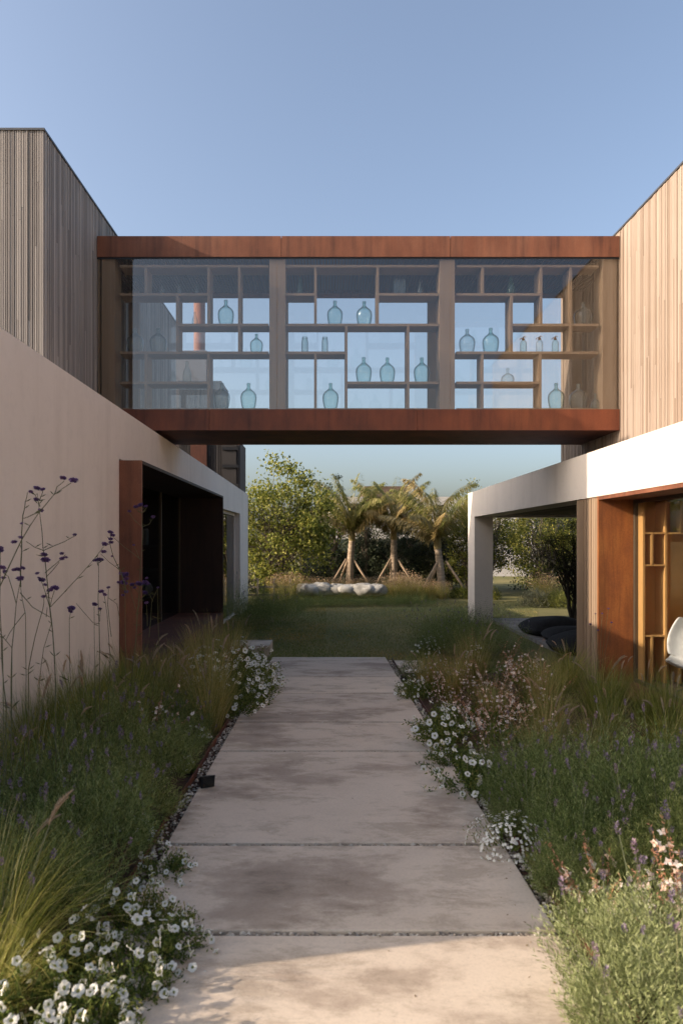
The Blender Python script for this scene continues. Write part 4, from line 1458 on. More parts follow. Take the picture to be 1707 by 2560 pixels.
plant("lavender_bush", LAVF[1], 1.45, 2.75, "sunlit lavender bush behind the large one at the right edge", "lavender", None, 1.1)
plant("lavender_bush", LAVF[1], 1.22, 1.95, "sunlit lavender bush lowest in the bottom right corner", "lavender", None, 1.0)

# grasses
for i, (x, y, k, s, lab) in enumerate([
    (-1.34, 2.82, 0, 1.0, "bright arching grass tuft at the left edge behind the petunias"),
    (-1.5, 3.1, 1, .95, "tall sunlit grass tuft at the far left edge of the bed"),
    (-1.24, 2.5, 2, .7, "low grass tuft at the bottom left corner")]):
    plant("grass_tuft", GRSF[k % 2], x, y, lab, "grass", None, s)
for i, (x, y) in enumerate([(-2.3, 5.0), (-2.35, 5.6), (-2.05, 5.4), (-2.35, 6.2), (-2.05, 6.0), (-2.35, 6.8), (-2.05, 6.6), (-2.35, 7.3), (-2.0, 7.2), (-2.3, 7.9), (-1.75, 6.3), (-2.35, 8.5), (-1.75, 7.2)]):
    plant("grass_tuft", GRS[i % 3], x, y, "green grass tuft against the beige wall in the left bed", "grass", "grass tufts along the left wall", R.uniform(1.05, 1.35))
for i, (x, y) in enumerate([(-1.75, 7.9), (-2.05, 8.4), (-1.6, 8.6), (-1.95, 9.1), (-1.5, 9.4), (-1.8, 10.1), (-1.4, 10.6), (-2.0, 10.9), (-1.15, 7.0), (-1.2, 7.4)]):
    plant("grass_tuft", DRY[i % 2], x, y, "straw coloured grass tuft in front of the rust framed window", "grass", "dry grasses before the rust framed window", R.uniform(1.1, 1.4))
for i, (x, y) in enumerate([(1.75, 5.75), (2.25, 5.9), (2.15, 6.7), (1.75, 7.5), (1.55, 8.6), (1.35, 9.5), (1.95, 9.3), (2.4, 7.9)]):
    plant("grass_tuft", DRY[i % 2], x, y, "straw coloured feathery grass tuft along the right of the path", "grass", "dry grasses along the right of the path", R.uniform(.85, 1.05))
for i, (x, y) in enumerate([(2.85, 5.9), (3.2, 6.5), (2.7, 6.7), (3.35, 7.4), (2.95, 7.7), (3.45, 8.4), (2.75, 8.6), (3.2, 9.3)]):
    plant("grass_tuft", GRS[i % 3], x, y, "green fountain grass tuft below the right hand window", "grass", "fountain grasses below the right window", R.uniform(.9, 1.08))
plant("grass_tuft", GRS[2], 1.30, 4.95, "small arching grass tuft at the right path edge beside petunias", "grass", None, .45)

# petunias
for i, (x, y, k, s) in enumerate([(-1.06, 2.12, 0, 1), (-.92, 2.26, 1, .95), (-1.08, 2.48, 2, 1), (-.88, 2.52, 0, 1), (-.80, 2.86, 1, 1), (-1.02, 2.82, 2, .9), (-.80, 2.40, 2, .8), (-.74, 2.68, 1, .85), (-.68, 2.98, 0, .8), (-1.2, 2.25, 1, .9), (-.86, 3.2, 2, .85), (-.72, 3.2, 1, .7)]):
    plant("petunia_plant", PET[k], x, y, "white petunia plant spilling over the path at bottom left", "petunia", "white petunias at bottom left", s, rz=R.uniform(-.6, .6))
plant("petunia_plant", PET[1], -.86, 3.75, "small sparse white petunia on the left path edge beyond the front mass", "petunia", None, .8, rz=.3)
for i, (x, y) in enumerate([(-.98, 7.75), (-.80, 8.35), (-1.1, 8.6), (-.78, 9.1), (-1.05, 9.5), (-.9, 10.1), (-1.25, 10.3)]):
    plant("petunia_plant", PETF[i % 2], x, y, "white flowering petunia mound over the far left path edge", "petunia", "white petunias at the far left path edge", R.uniform(1.15, 1.4), rz=R.uniform(-.6, .6))
for i, (x, y) in enumerate([(1.04, 5.15), (1.02, 5.75), (1.04, 6.35), (1.12, 6.9)]):
    plant("petunia_plant", PET[i % 3], x, y, "white petunia plant midway along the right path edge", "petunia", "white petunias midway along the right path edge", R.uniform(1.05, 1.3), rz=R.uniform(-.6, .6))
for i, (x, y) in enumerate([(1.02, 8.6), (1.10, 9.2)]):
    plant("petunia_plant", PETF[i % 2], x, y, "white petunia plant at the far right path edge", "petunia", "white petunias at the far right path edge", .8, rz=R.uniform(-.6, .6))
plant("petunia_plant", PET[2], 1.18, 1.75, "white petunia under the lavender in the bottom right corner", "petunia", None, .7)

for i, (x, y, sc_) in enumerate([(-1.14, 4.35, .6), (-1.12, 5.7, .55), (-1.2, 6.5, .6)]):
    plant("petunia_plant", PET[i], x, y, "few white petunias half hidden among the left bed lavenders", "petunia", "petunias among the left lavenders", sc_)
for i, (x, y) in enumerate([(-1.35, 8.2), (-1.55, 8.7), (-1.35, 9.1), (-1.6, 9.6)]):
    plant("petunia_plant", PETF[i % 2], x, y, "tall white petunia among the dry grasses of the left bed", "petunia", "petunias among the dry left grasses", R.uniform(1.4, 1.6))

# alyssum cushion and gauras
plant("alyssum_plant", template_mound(70, .25, .20, 1300, 'pet_leaf', (.012, .024), .006, .5, 430), 1.06, 4.12, "small mound of tiny white flowers on the right path edge", "alyssum")
plant("gaura_plant", template_gaura(66, 18, .50, True, .012, .10, (-.15, -.2)), 1.55, 3.0, "gaura with orange buds in sunlight behind the front lavender", "gaura", None, 1.0)
plant("gaura_plant", template_gaura(67, 12, .42, True, .012, .08, (-.2, -.1)), 1.28, 3.2, "gaura with orange buds arching low towards the path", "gaura", None, 1.0)
for i, (x, y) in enumerate([(1.7, 7.0), (2.2, 7.4), (1.95, 8.2), (2.45, 8.6), (1.6, 9.0), (2.2, 9.4), (2.7, 9.7), (1.5, 6.2)]):
    plant("gaura_plant", GAU[i % 3], x, y, "pink budded gaura among the grasses right of the path", "gaura", "gauras among the right hand grasses", R.uniform(1.0, 1.2))
for i, (x, y) in enumerate([(-1.5, 8.1), (-1.75, 8.9), (-1.35, 9.0), (-1.6, 6.4), (-1.55, 9.9)]):
    plant("gaura_plant", GAU[i % 3], x, y, "pale pink gaura among the grasses of the left bed", "gaura", "gauras in the left bed", R.uniform(1.0, 1.2))
plant("santolina_bush", template_mound(72, .34, .36, 2600, 'lav', (.02, .045), .006, .6), 1.38, 10.45, "grey green rounded shrub at the far right end of the path", "shrub")
plant("santolina_bush", template_mound(73, .30, .30, 2200, 'lav', (.02, .045), .006, .6), -1.25, 11.3, "grey green rounded shrub at the far left end of the path", "shrub")

# shaded shrubs on the lawn beyond the walk
SHL = [template_lavender(80, .55, .72, 900, 22), template_lavender(81, .5, .66, 800, 18)]
for i, (x, y) in enumerate([(-2.0, 16.5), (-1.55, 16.9), (-1.2, 17.5), (-1.85, 17.6), (-1.1, 18.4), (-1.6, 18.7)]):
    plant("lavender_bush", SHL[i % 2], x, y, "tall shaded lavender bush beside the rear left window", "lavender", "shaded lavenders by the rear left window", R.uniform(1.2, 1.45), parts=(i < 3))
for i, (x, y) in enumerate([(1.95, 12.9), (2.35, 12.5), (2.25, 13.7), (2.75, 13.3), (2.6, 14.3), (3.15, 14.0), (3.2, 12.6), (3.0, 15.2)]):
    plant("lavender_bush", SHL[i % 2], x, y, "dark shaded lavender bush on the lawn before the white column", "lavender", "shaded lavenders before the white column", R.uniform(1.0, 1.2))
for i, (x, y) in enumerate([(1.75, 12.5), (2.5, 11.6), (2.05, 13.2)]):
    plant("petunia_plant", PETF[i % 2], x, y, "white petunia at the foot of the shaded lavenders on the lawn", "petunia", "petunias by the shaded lavenders", .9)

# --- verbena: stems traced at their own distances
HEADS = []
for s in range(3):
    rng = np.random.default_rng(200 + s)
    m = MB()
    n = 110
    d = rand_dirs(n, rng, .9)
    d[:, 2] = np.abs(d[:, 2]) * .55
    P = d * .014 * rng.uniform(.5, 1.0, (n, 1))
    D = unit(d + np.array([0, 0, .25]))
    m.leaves(P, D, perp(D, rng), .008, .0065)
    m.leaves(P * .6 - np.array([0, 0, .006]), D, perp(D, rng), .008, .006)
    HEADS.append(m.mesh("flower_head", M['verb_head']))


def vz(px, py, d):
    """point of the close-up (3.619 px per photo px) at distance d"""
    sx_, sy_ = px / 3.619, 1150 + py / 3.619
    return Vector(((sx_ - VPX) * d / FPX, d, EYE + (VPY - sy_) * d / FPX))


verb = [
    (4.0, "verbena with a straight stem and purple heads at the far left edge",
     [[(105, 2250), (112, 1700), (150, 1300), (185, 1110)], [(150, 1300), (60, 1060), (30, 1050)], [(185, 1200), (300, 1330), (460, 1420)], [(112, 1700), (30, 1560), (-10, 1400)]],
     [(185, 1078, 1.7), (112, 998, 1), (163, 992, 1.3), (207, 980, 1.1), (30, 1015, 1.1), (15, 1070, 1)]),
    (3.7, "tall verbena leaning right across the beige wall",
     [[(-160, 1700), (0, 1150), (200, 720), (360, 470), (490, 315), (645, 208)], [(490, 315), (495, 240), (540, 180)], [(360, 470), (250, 515), (205, 530)], [(200, 830), (140, 770)]],
     [(670, 188, 1.8), (540, 158, 1.4), (187, 575, .7), (132, 745, 1.2), (188, 703, 1)]),
    (4.3, "tallest upright verbena with stacked purple heads on the beige wall",
     [[(505, 2000), (480, 1560), (450, 1300), (415, 950), (392, 800), (365, 500), (340, 300)], [(365, 420), (300, 320), (282, 300)], [(360, 370), (395, 300), (402, 280)], [(395, 820), (560, 740), (645, 682)], [(395, 820), (300, 790), (205, 738)], [(460, 1330), (680, 1080), (830, 890), (897, 785)], [(420, 1060), (590, 920)], [(410, 1020), (545, 860)]],
     [(320, 360, 1.3), (280, 290, 1), (335, 258, 1.4), (402, 270, 1.1), (370, 460, 1.3), (402, 860, 1.4), (412, 910, 1.9), (645, 677, .9), (904, 765, 1.4), (550, 850, 1), (575, 885, .8), (615, 893, 1.2)]),
    (4.1, "slender verbena with a bare tip beside the tallest one",
     [[(190, 1150), (200, 830), (210, 500), (232, 380), (252, 290)], [(240, 1950), (235, 1400), (190, 1150)], [(230, 1380), (120, 1500), (20, 1640)]],
     [(340, 1028, .9), (352, 1065, .6)]),
    (4.5, "verbena with crossing stems low on the beige wall",
     [[(260, 1900), (320, 1600), (390, 1350), (400, 1240)], [(360, 2000), (400, 1700), (470, 1480), (455, 1330), (385, 1100)], [(455, 1330), (460, 1200)], [(455, 1330), (495, 1180)], [(640, 2000), (632, 1500), (645, 1370)], [(420, 1420), (440, 1330)]],
     [(400, 1237, 1), (386, 1088, 1.5), (416, 1130, .9), (457, 1180, 1.3), (500, 1162, 1.6), (650, 1345, 1.6), (643, 1372, 1)]),
    (5.4, "verbena in front of the wall just left of the rust frame",
     [[(905, 1900), (900, 1500), (890, 1250), (895, 930)], [(893, 960), (860, 915)], [(893, 960), (925, 905)], [(860, 1880), (856, 1330)], [(905, 1480), (860, 1470), (720, 1290)], [(1000, 1800), (960, 1400), (920, 1205)], [(1010, 1600), (990, 1300), (1010, 1160)], [(905, 1460), (900, 1360)]],
     [(895, 905, 1.4), (858, 912, .9), (922, 902, .9), (860, 1308, 1.2), (905, 1348, .8), (918, 1192, 1.2), (945, 1212, .7), (970, 1217, .9), (1010, 1150, .8)]),
    (6.2, "verbena with a stacked purple tip against the rust frame edge",
     [[(1150, 1200), (1090, 1000), (1030, 880), (1000, 770), (1000, 670)], [(1090, 1000), (1000, 920), (942, 850)], [(1090, 1480), (1070, 1300), (1000, 1240)], [(1270, 895), (1130, 780), (1040, 690)]],
     [(1000, 657, 1.2), (1022, 684, 1.1), (1005, 717, 1), (1008, 748, 1), (940, 832, 1.2), (1018, 873, .6)]),
    (6.6, "tall verbena in front of the rust framed window",
     [[(1190, 2000), (1240, 1500), (1265, 1150), (1270, 1000), (1297, 650), (1284, 480), (1278, 425)], [(1284, 480), (1232, 432)], [(1284, 480), (1320, 425)], [(1290, 605), (1340, 580), (1370, 520)], [(1290, 605), (1225, 540), (1187, 472)], [(1265, 900), (1235, 780)]],
     [(1276, 410, 1.3), (1230, 427, 1), (1321, 420, .8), (1371, 515, 1), (1187, 468, .7), (1230, 770, .6)]),
    (6.4, "bushy verbena with many lilac heads before the rust panel",
     [[(1140, 2000), (1135, 1500), (1130, 1170), (1135, 1060)], [(1130, 1180), (1068, 1115)], [(1130, 1180), (1160, 1120)], [(1230, 1800), (1225, 1400), (1270, 1140)], [(1260, 1200), (1208, 1130)], [(1230, 1400), (1330, 1150)], [(1230, 1350), (1160, 1080)], [(1250, 1290), (1318, 1200)], [(1440, 1700), (1450, 1160)], [(1350, 1600), (1385, 1280), (1452, 1150)], [(1385, 1280), (1330, 1150)], [(1335, 1500), (1338, 1300)]],
     [(1120, 1115, 1.5), (1140, 1042, 1.6), (1098, 1030, 1), (1065, 1113, .9), (1150, 1078, 1.2), (1208, 1128, 1.1), (1268, 1122, 1.5), (1315, 1115, 1.6), (1328, 1070, .7), (1316, 1202, 1.2), (1227, 1155, .9), (1145, 1195, 1), (1117, 1225, .8), (1338, 1290, .9), (1452, 1150, .6)]),
    (3.9, "verbena cut by the left picture edge",
     [[(60, 2250), (20, 1800), (0, 1300), (8, 830)], [(30, 1850), (60, 1600), (30, 1320)]],
     [(5, 800, 1.4), (12, 825, 1.2), (22, 978, 1.5)]),
]
for d, lab, stems, heads in verb:
    base = vz(*stems[0][0], d)
    root = Vector((base.x, d, path_z(d) - .06))
    t = thing("verbena_plant", lab, "verbena", root, group=None)
    m = MB()
    mapped = []
    for si, st in enumerate(stems):
        pts = [vz(px, py, d) for px, py in st]
        off = R.uniform(-.10, .10) if si else 0
        pts = [p + Vector((0, off * (i / max(1, len(pts) - 1)), 0)) for i, p in enumerate(pts)]
        if st[0][1] > 1690 and pts[0].z < 1.3:
            pts = [Vector((pts[0].x * .6 + root.x * .4, d, root.z))] + pts
        dense = [pts[0]]
        for a, b in zip(pts[:-1], pts[1:]):
            dense += [a.lerp(b, .5) + Vector((R.uniform(-.004, .004), 0, 0)), b]
        r0 = .0042 if si == 0 else .0026
        m.tube([p - root for p in dense], np.linspace(r0, .0017, len(dense)), 5, 0, False)
        # narrow paired leaves
        for i in range(1, len(dense) - 1):
            for sgn in (-1, 1):
                if R.random() < (.55 if dense[i].z < .9 else .22):
                    c = np.array(dense[i] - root)[None]
                    D = unit(np.array([[sgn * .8, R.uniform(-.5, .5), R.uniform(.2, .8)]]))
                    low = 1.0 if dense[i].z > .8 else 1.7
                    m.leaves(c, D, unit(np.cross(D, np.array([[0, 1.0, .3]]))), R.uniform(.03, .06) * low, .007 * low)
        mapped += dense
    put("stem", m.mesh("stem", M['verb_stem']), t)
    for hx, hy, s in heads:
        p = vz(hx, hy, d)
        q = min(mapped, key=lambda w: (w - p).length)
        put("flower_head", HEADS[R.randrange(3)], t, (p.x - root.x, q.y - root.y, p.z - root.z), (R.uniform(-.3, .3), R.uniform(-.3, .3), R.uniform(0, 6)), s * d / 4.2 * .85)

# a leafy verbena clump by the pier, right side
for (x, y, lab) in ((3.55, 9.2, "thin verbena with tiny purple heads in front of the timber pier"),):
    t = thing("verbena_plant", lab, "verbena", (x, y, path_z(y) - .06))
    m = MB()
    hd = []
    for k in range(6):
        a, h = R.uniform(0, 6.28), R.uniform(.8, 1.15)
        e = Vector((math.cos(a) * .16, math.sin(a) * .16, h))
        m.tube([(0, 0, 0), (e.x * .4, e.y * .4, h * .5), tuple(e)], [.003, .0025, .0015], 4, 0, False)
        hd.append(e)
    put("stem", m.mesh("stem", M['verb_stem']), t)
    for e in hd:
        put("flower_head", HEADS[0], t, e, (0, 0, R.uniform(0, 6)), R.uniform(.7, 1.1))

# ground leaf litter clumps: low filler greenery between the bushes
for i, (x, y) in enumerate([(1.35, 5.7), (1.4, 6.6), (1.35, 7.3), (1.3, 7.9), (1.4, 8.4), (1.75, 8.4), (1.65, 6.9), (1.95, 6.3), (1.3, 8.9), (1.6, 9.9)]):
    plant("gaura_plant", GAU[(i + 1) % 3], x, y, "low pinkish gaura filling the right bed beside the petunias", "gaura", "low gauras along the right bed edge", R.uniform(.6, .8))
fil = [template_mound(90, .22, .16, 900, 'lav', (.02, .045), .006, .7), template_mound(91, .20, .14, 800, 'pet_leaf', (.015, .04), .008, .6)]
for i in range(96):
    left_side = i % 2 == 0
    x = R.uniform(-2.4, -1.25) if left_side else R.uniform(1.3, 3.2)
    y = R.uniform(3.0, 10.4)
    plant("groundcover_plant", fil[i % 2], x, y, "low green groundcover plant between the bushes of the %s bed" % ("left" if left_side else "right"), "plant", "groundcover in the %s bed" % ("left" if left_side else "right"), R.uniform(.8, 1.3))

# garden spotlights
for (x, y, ang, lab) in ((-.885, 5.2, .5, "small black garden spotlight on the left path edge"), (1.10, 9.75, -.6, "small black garden spotlight on the right path edge")):
    t = thing("garden_spotlight", lab, "spotlight", (x, y, path_z(y) - .03), (0, 0, ang))
    m = MB()
    m.hexa([(-.05, -.04, .03), (.05, -.04, .03), (.04, .05, .03), (-.04, .05, .03), (-.05, -.06, .12), (.05, -.06, .12), (.035, .05, .09), (-.035, .05, .09)])
    put("housing", m.mesh("housing", M['black_metal']), t)
    put("lens", boxmesh("lens", M['glass_dark'], (-.042, .042, -.066, -.062, .045, .11)), t)
    m = MB()
    m.tube([(0, 0, -.08), (0, 0, .03)], .008, 8)
    put("ground_spike", m.mesh("ground_spike", M['black_metal']), t)


# ------------------------------------------------------------------ trees and the far garden
def crown_tree(name, label, cat, x, y, h, trunk_h, crown, leaves, mat, bark='bark', leaf=(.07, .12), width=.6, clumps=60, seed=1, stems=1, group=None, base_r=.07, gap=.30, squash=1.0):
    """tapered trunk, limbs to clump centres inside an ellipsoidal crown, leaves clustered on the clumps"""
    rng = np.random.default_rng(seed)
    z0 = LAWN_Z
    t = thing(name, label, cat, (x, y, z0), group=group)
    cx, cy, cz = crown[0], crown[1], h - crown[2]
    cents = []
    while len(cents) < clumps:
        d = rand_dirs(1, rng)[0]
        r = rng.uniform(.35, 1.0) ** .5
        az = math.atan2(d[1], d[0])
        lum = 1 + .17 * math.sin(3 * az + seed) + .12 * math.sin(5 * d[2] * 3 + 2 * az + seed)
        p = np.array([d[0] * crown[0], d[1] * crown[1], d[2] * crown[2]]) * r * lum
        p[2] += h - crown[2]
        if p[2] > .1:
            cents.append(p)
    cents = np.array(cents)
    tm = MB()
    for s in range(stems):
        a = 6.283 * s / stems + seed
        sp = 0 if stems == 1 else .35 * crown[0]
        top = Vector((math.cos(a) * sp, math.sin(a) * sp, h * .72))
        fork = Vector((top.x * .35, top.y * .35, trunk_h))
        tm.tube([(0.02 * s, 0, -.05), tuple(fork * .5 + Vector((.03 * math.sin(seed + s), .02, 0))), tuple(fork), tuple(fork.lerp(top, .5) + Vector((.06, -.04, 0))), tuple(top)],
                [base_r * 1.2, base_r, base_r * .85, base_r * .5, base_r * .15], 9)
        mine = cents[s::stems]
        for c in mine[:: max(1, len(mine) // 26)]:
            c = Vector(c)
            f = rng.uniform(.05, .75)
            st = fork.lerp(top, f)
            if st.z > c.z:
                st = fork.lerp(top, .02)
            midp = st.lerp(c, .5) + Vector((0, 0, .10 * (c - st).length))
            tm.tube([tuple(st), tuple(midp), tuple(c)], [base_r * .32, base_r * .2, base_r * .06], 5, 0, False)
    put("trunk", tm.mesh("trunk", M[bark], True), t)
    m = MB()
    idx = rng.integers(clumps, size=leaves)
    rad = gap * (crown[0] + crown[2]) * .5
    szc = rng.uniform(.55, 1.25, clumps)
    P = cents[idx] + rng.normal(size=(leaves, 3)) * rad * .5 * szc[idx][:, None] * np.array([1, 1, .75])
    P[:, 2] = np.maximum(P[:, 2], .05)
    D = rand_dirs(leaves, rng, -.25)
    L = rng.uniform(*leaf, leaves)
    m.leaves(P, D, perp(D, rng), L, L * width, 0, .12)
    put("crown", m.mesh("crown", M[mat]), t)
    return t


crown_tree("broadleaf_tree", "tall bright green broadleaf tree behind the left house", "tree", -1.75, 26.0, 4.95, .7, (1.95, 1.5, 2.4), 15000, 'tree_leaf', leaf=(.08, .14), width=.75, clumps=105, seed=3, stems=3, base_r=.06, gap=.26)
crown_tree("evergreen_tree", "dark conical evergreen behind the bright broadleaf tree", "tree", .35, 30.5, 4.9, .5, (.55, .5, 2.2), 4200, 'dark_leaf', leaf=(.06, .11), width=.4, clumps=50, seed=6, gap=.16, base_r=.06)
crown_tree("evergreen_tree", "narrow dark evergreen between the first two palms", "tree", 1.75, 31, 3.9, .4, (.38, .38, 1.9), 3200, 'dark_leaf', leaf=(.06, .10), width=.4, clumps=40, seed=8, gap=.14, base_r=.05)
crown_tree("evergreen_tree", "narrow dark evergreen between the last two palms", "tree", 3.55, 31, 3.3, .4, (.5, .4, 1.6), 3200, 'dark_leaf', leaf=(.06, .10), width=.4, clumps=40, seed=9, gap=.15, base_r=.05)
crown_tree("creeper_shrub", "thin leaved climbing shrub before the far house wall, left of the middle palm", "shrub", 2.15, 32.5, 3.9, .5, (1.2, .5, 1.7), 5200, 'pale_leaf', leaf=(.07, .11), width=.8, clumps=64, seed=10, stems=3, gap=.28, base_r=.03)
crown_tree("creeper_shrub", "thin leaved climbing shrub before the far house wall, right of the middle palm", "shrub", 4.35, 32.5, 3.4, .5, (1.3, .5, 1.6), 5200, 'pale_leaf', leaf=(.07, .11), width=.8, clumps=64, seed=11, stems=3, gap=.28, base_r=.03)
crown_tree("shrub", "dark leafy shrub behind the middle palm", "shrub", 2.9, 30.0, 2.1, .3, (1.2, .6, 1.0), 4200, 'dark_leaf', leaf=(.06, .1), width=.6, clumps=50, seed=12, stems=3, base_r=.03)
crown_tree("shrub", "dark leafy shrub behind the right palm", "shrub", 5.0, 29.6, 2.4, .3, (1.3, .6, 1.2), 5000, 'olive_leaf', leaf=(.06, .1), width=.6, clumps=50, seed=13, stems=3, base_r=.03)
for i, (x, y, hh) in enumerate([(.2, 31.6, 2.2), (1.3, 32.0, 2.3), (2.3, 31.4, 1.9), (3.6, 31.8, 2.3), (4.6, 31.2, 2.4), (5.6, 31.6, 2.6)]):
    crown_tree("hedge_shrub", ["dark hedge shrub at the left end of the screen behind the palms", "dark hedge shrub behind the left palm trunk", "dark hedge shrub just left of the middle palm trunk", "dark hedge shrub just right of the middle palm trunk", "dark hedge shrub left of the right palm trunk", "dark hedge shrub at the right end of the screen"][i], "shrub", x, y, hh, .3, (.85, .5, hh * .48), 3600, 'dark_leaf', leaf=(.07, .11), width=.6, clumps=44, seed=40 + i, stems=3, base_r=.03, gap=.3)
crown_tree("shrub", "yellow green shrub between the right palm and the porch column", "shrub", 5.75, 28.6, 3.7, .5, (.95, .8, 1.75), 7000, 'bush_leaf', leaf=(.07, .12), width=.4, clumps=60, seed=47, stems=4, base_r=.05, gap=.24)
crown_tree("shrub", "tall yellow green shrub beside the white porch column", "shrub", 6.6, 29.0, 4.3, .5, (1.35, 1.0, 2.0), 9000, 'bush_leaf', leaf=(.07, .12), width=.4, clumps=75, seed=14, stems=4, base_r=.05, gap=.24)
crown_tree("shrub", "broad yellow green shrub seen through the porch", "shrub", 8.2, 26.5, 3.9, .5, (1.5, 1.1, 1.85), 9500, 'bush_leaf', leaf=(.07, .12), width=.4, clumps=75, seed=15, stems=4, base_r=.05, gap=.24)
crown_tree("shrub", "deep green shrub at the right end of the porch view", "shrub", 10.2, 27.2, 3.8, .5, (1.5, 1.1, 1.8), 8000, 'bush_leaf', leaf=(.07, .12), width=.5, clumps=65, seed=16, stems=4, base_r=.05, gap=.26)
crown_tree("shrub", "dark shrub filling the gap behind the porch shrubs", "shrub", 9.3, 30.5, 4.6, .5, (2.4, 1.0, 2.2), 8000, 'dark_leaf', leaf=(.08, .14), width=.6, clumps=70, seed=17, stems=4, base_r=.05, gap=.26)
crown_tree("olive_tree", "dark multi stemmed little tree growing through the porch deck", "tree", 5.72, 16.3, 2.62, .55, (.95, .8, .80), 5200, 'olive_leaf', bark='bark_dark', leaf=(.025, .05), width=.5, clumps=60, seed=18, stems=3, base_r=.055, gap=.26)
for i, (x, y, s) in enumerate([(-3.0, 29, 3), (-.9, 30.5, 4), (12.6, 28.5, 5)]):
    crown_tree("shrub", ["dark shrub behind the left house corner", "dark shrub in shade under the broadleaf tree", "dark shrub far right beyond the porch"][i], "shrub", x, y, 2.3 if i < 2 else 4, .4, (1.6, .8, 1.2 if i < 2 else 1.9), 4500, 'dark_leaf', leaf=(.07, .11), width=.6, clumps=50, seed=20 + i, stems=3, base_r=.04)


def palm(x, y, trunk_h, seed, label, lean=0.0, crown_r=2.35):
    rng = np.random.default_rng(seed)
    t = thing("palm_tree", label, "palm", (x, y, LAWN_Z), group=None)
    m = MB()
    pts, rad = [], []
    for i in range(26):
        f = i / 25
        pts.append((lean * f * f, 0, -.05 + trunk_h * f))
        r = .15 - .03 * f + (.02 if i % 2 else 0) + (.05 if i == 0 else 0)
        rad.append(r)
    m.tube(pts, rad, 14)
    put("trunk", m.mesh("trunk", M['palm_bark'], True), t)
    top = Vector((lean, 0, trunk_h))
    m = MB()
    m.lathe([(.12, -.1), (.15, .05), (.12, .3), (.07, .55), (.02, .75)], 12, 0, tuple(top))
    put("crown_shaft", m.mesh("crown_shaft", M['frond_dry'], True), t)
    nf = 18 + seed % 3 * 3
    for k in range(nf):
        fm = MB()
        a = k * 2.39996 + rng.normal() * .15
        e = .04 + .78 * (k / nf)                       # start angle off vertical
        L = crown_r * rng.uniform(.95, 1.25)
        cu = rng.uniform(.7, 1.6)
        p = top + Vector((math.cos(a) * .06, math.sin(a) * .06, .15 + .35 * (1 - k / nf)))
        n = 16
        pts, dirs = [], []
        for i in range(n + 1):
            an = e + cu * (i / n) ** 1.4
            d = Vector((math.cos(a) * math.sin(an), math.sin(a) * math.sin(an), math.cos(an)))
            pts.append(p.copy())
            dirs.append(d)
            p = p + d * (L / n)
        fm.tube(pts, np.linspace(.016, .003, n + 1), 4, 0, False)
        side = Vector((-math.sin(a), math.cos(a), 0))
        PP, DD, SS, LL = [], [], [], []
        for i in range(84):
            f = .10 + .90 * i / 83
            j = min(int(f * n), n - 1)
            c = pts[j].lerp(pts[j + 1], f * n - j)
            for sg in (-1, 1):
                dv = (side * sg * rng.uniform(.35, .75) + dirs[j] * .45 + Vector((0, 0, -.35 - .8 * rng.random()))).normalized()
                PP.append(tuple(c))
                DD.append(tuple(dv))
                SS.append(tuple(dv.cross(Vector((0, 0, 1)) + side * .3 * sg).normalized()))
                LL.append((.56 * math.sin(math.pi * min(.90, f * .78 + .14)) + .06) * rng.uniform(.85, 1.1))
        fm.leaves(PP, DD, SS, LL, .038)
        put("frond", fm.mesh("frond", M['frond_dry'] if (k > nf - 5 or rng.random() < .12) else M['frond']), t)
    return t


def prop(x, y, x2, y2, z2, label, group):
    m = MB()
    d = Vector((x2 - x, y2 - y, z2 - LAWN_Z))
    m.tube([(0, 0, -.05), tuple(d * .5), tuple(d)], [.05, .047, .045], 8)
    tag(put("tree_stake", m.mesh("tree_stake", M['pole'], True), None, (x, y, LAWN_Z)), label, "stake", group)


palms = [(.98, 29.4, 2.15, 31, "left of three young palms, with one long frond arching left", .10), (2.82, 29.4, 2.2, 32, "middle of three young palms, crown upright before the far house", 0), (4.36, 26.6, 1.85, 33, "right of three young palms, with yellowing drooping fronds", -.16)]
pn = ["left", "middle", "right"]
for i, (x, y, th, sd, lab, ln) in enumerate(palms):
    palm(x, y, th, sd, lab, ln)
    zt = LAWN_Z + 1.35
    prop(x - .95, y - .35, x - .14, y - .05, zt, "wooden stake leaning right against the %s palm" % pn[i], "palm stakes")
    prop(x + 1.02, y - .25, x + .14, y - .04, zt, "wooden stake leaning left against the %s palm" % pn[i], "palm stakes")
    prop(x - .55, y + .75, x - .06, y + .13, zt, "wooden stake behind the %s palm" % pn[i], "palm stakes")

# low shaded hedge, pale boulders, tall grasses at the far bed
HED = [template_lavender(85, .42, .42, 520, 0), template_lavender(86, .40, .40, 480, 0)]
for i in range(12):
    x = -.95 + i * .37
    plant("hedge_bush", HED[i % 2], x, 22.45 + .12 * math.sin(i * 2.1) + .05 * i, "low dark bush in the row in front of the pale boulders", "shrub", "row of low bushes before the boulders", R.uniform(1.1, 1.3), z=LAWN_Z - .07)


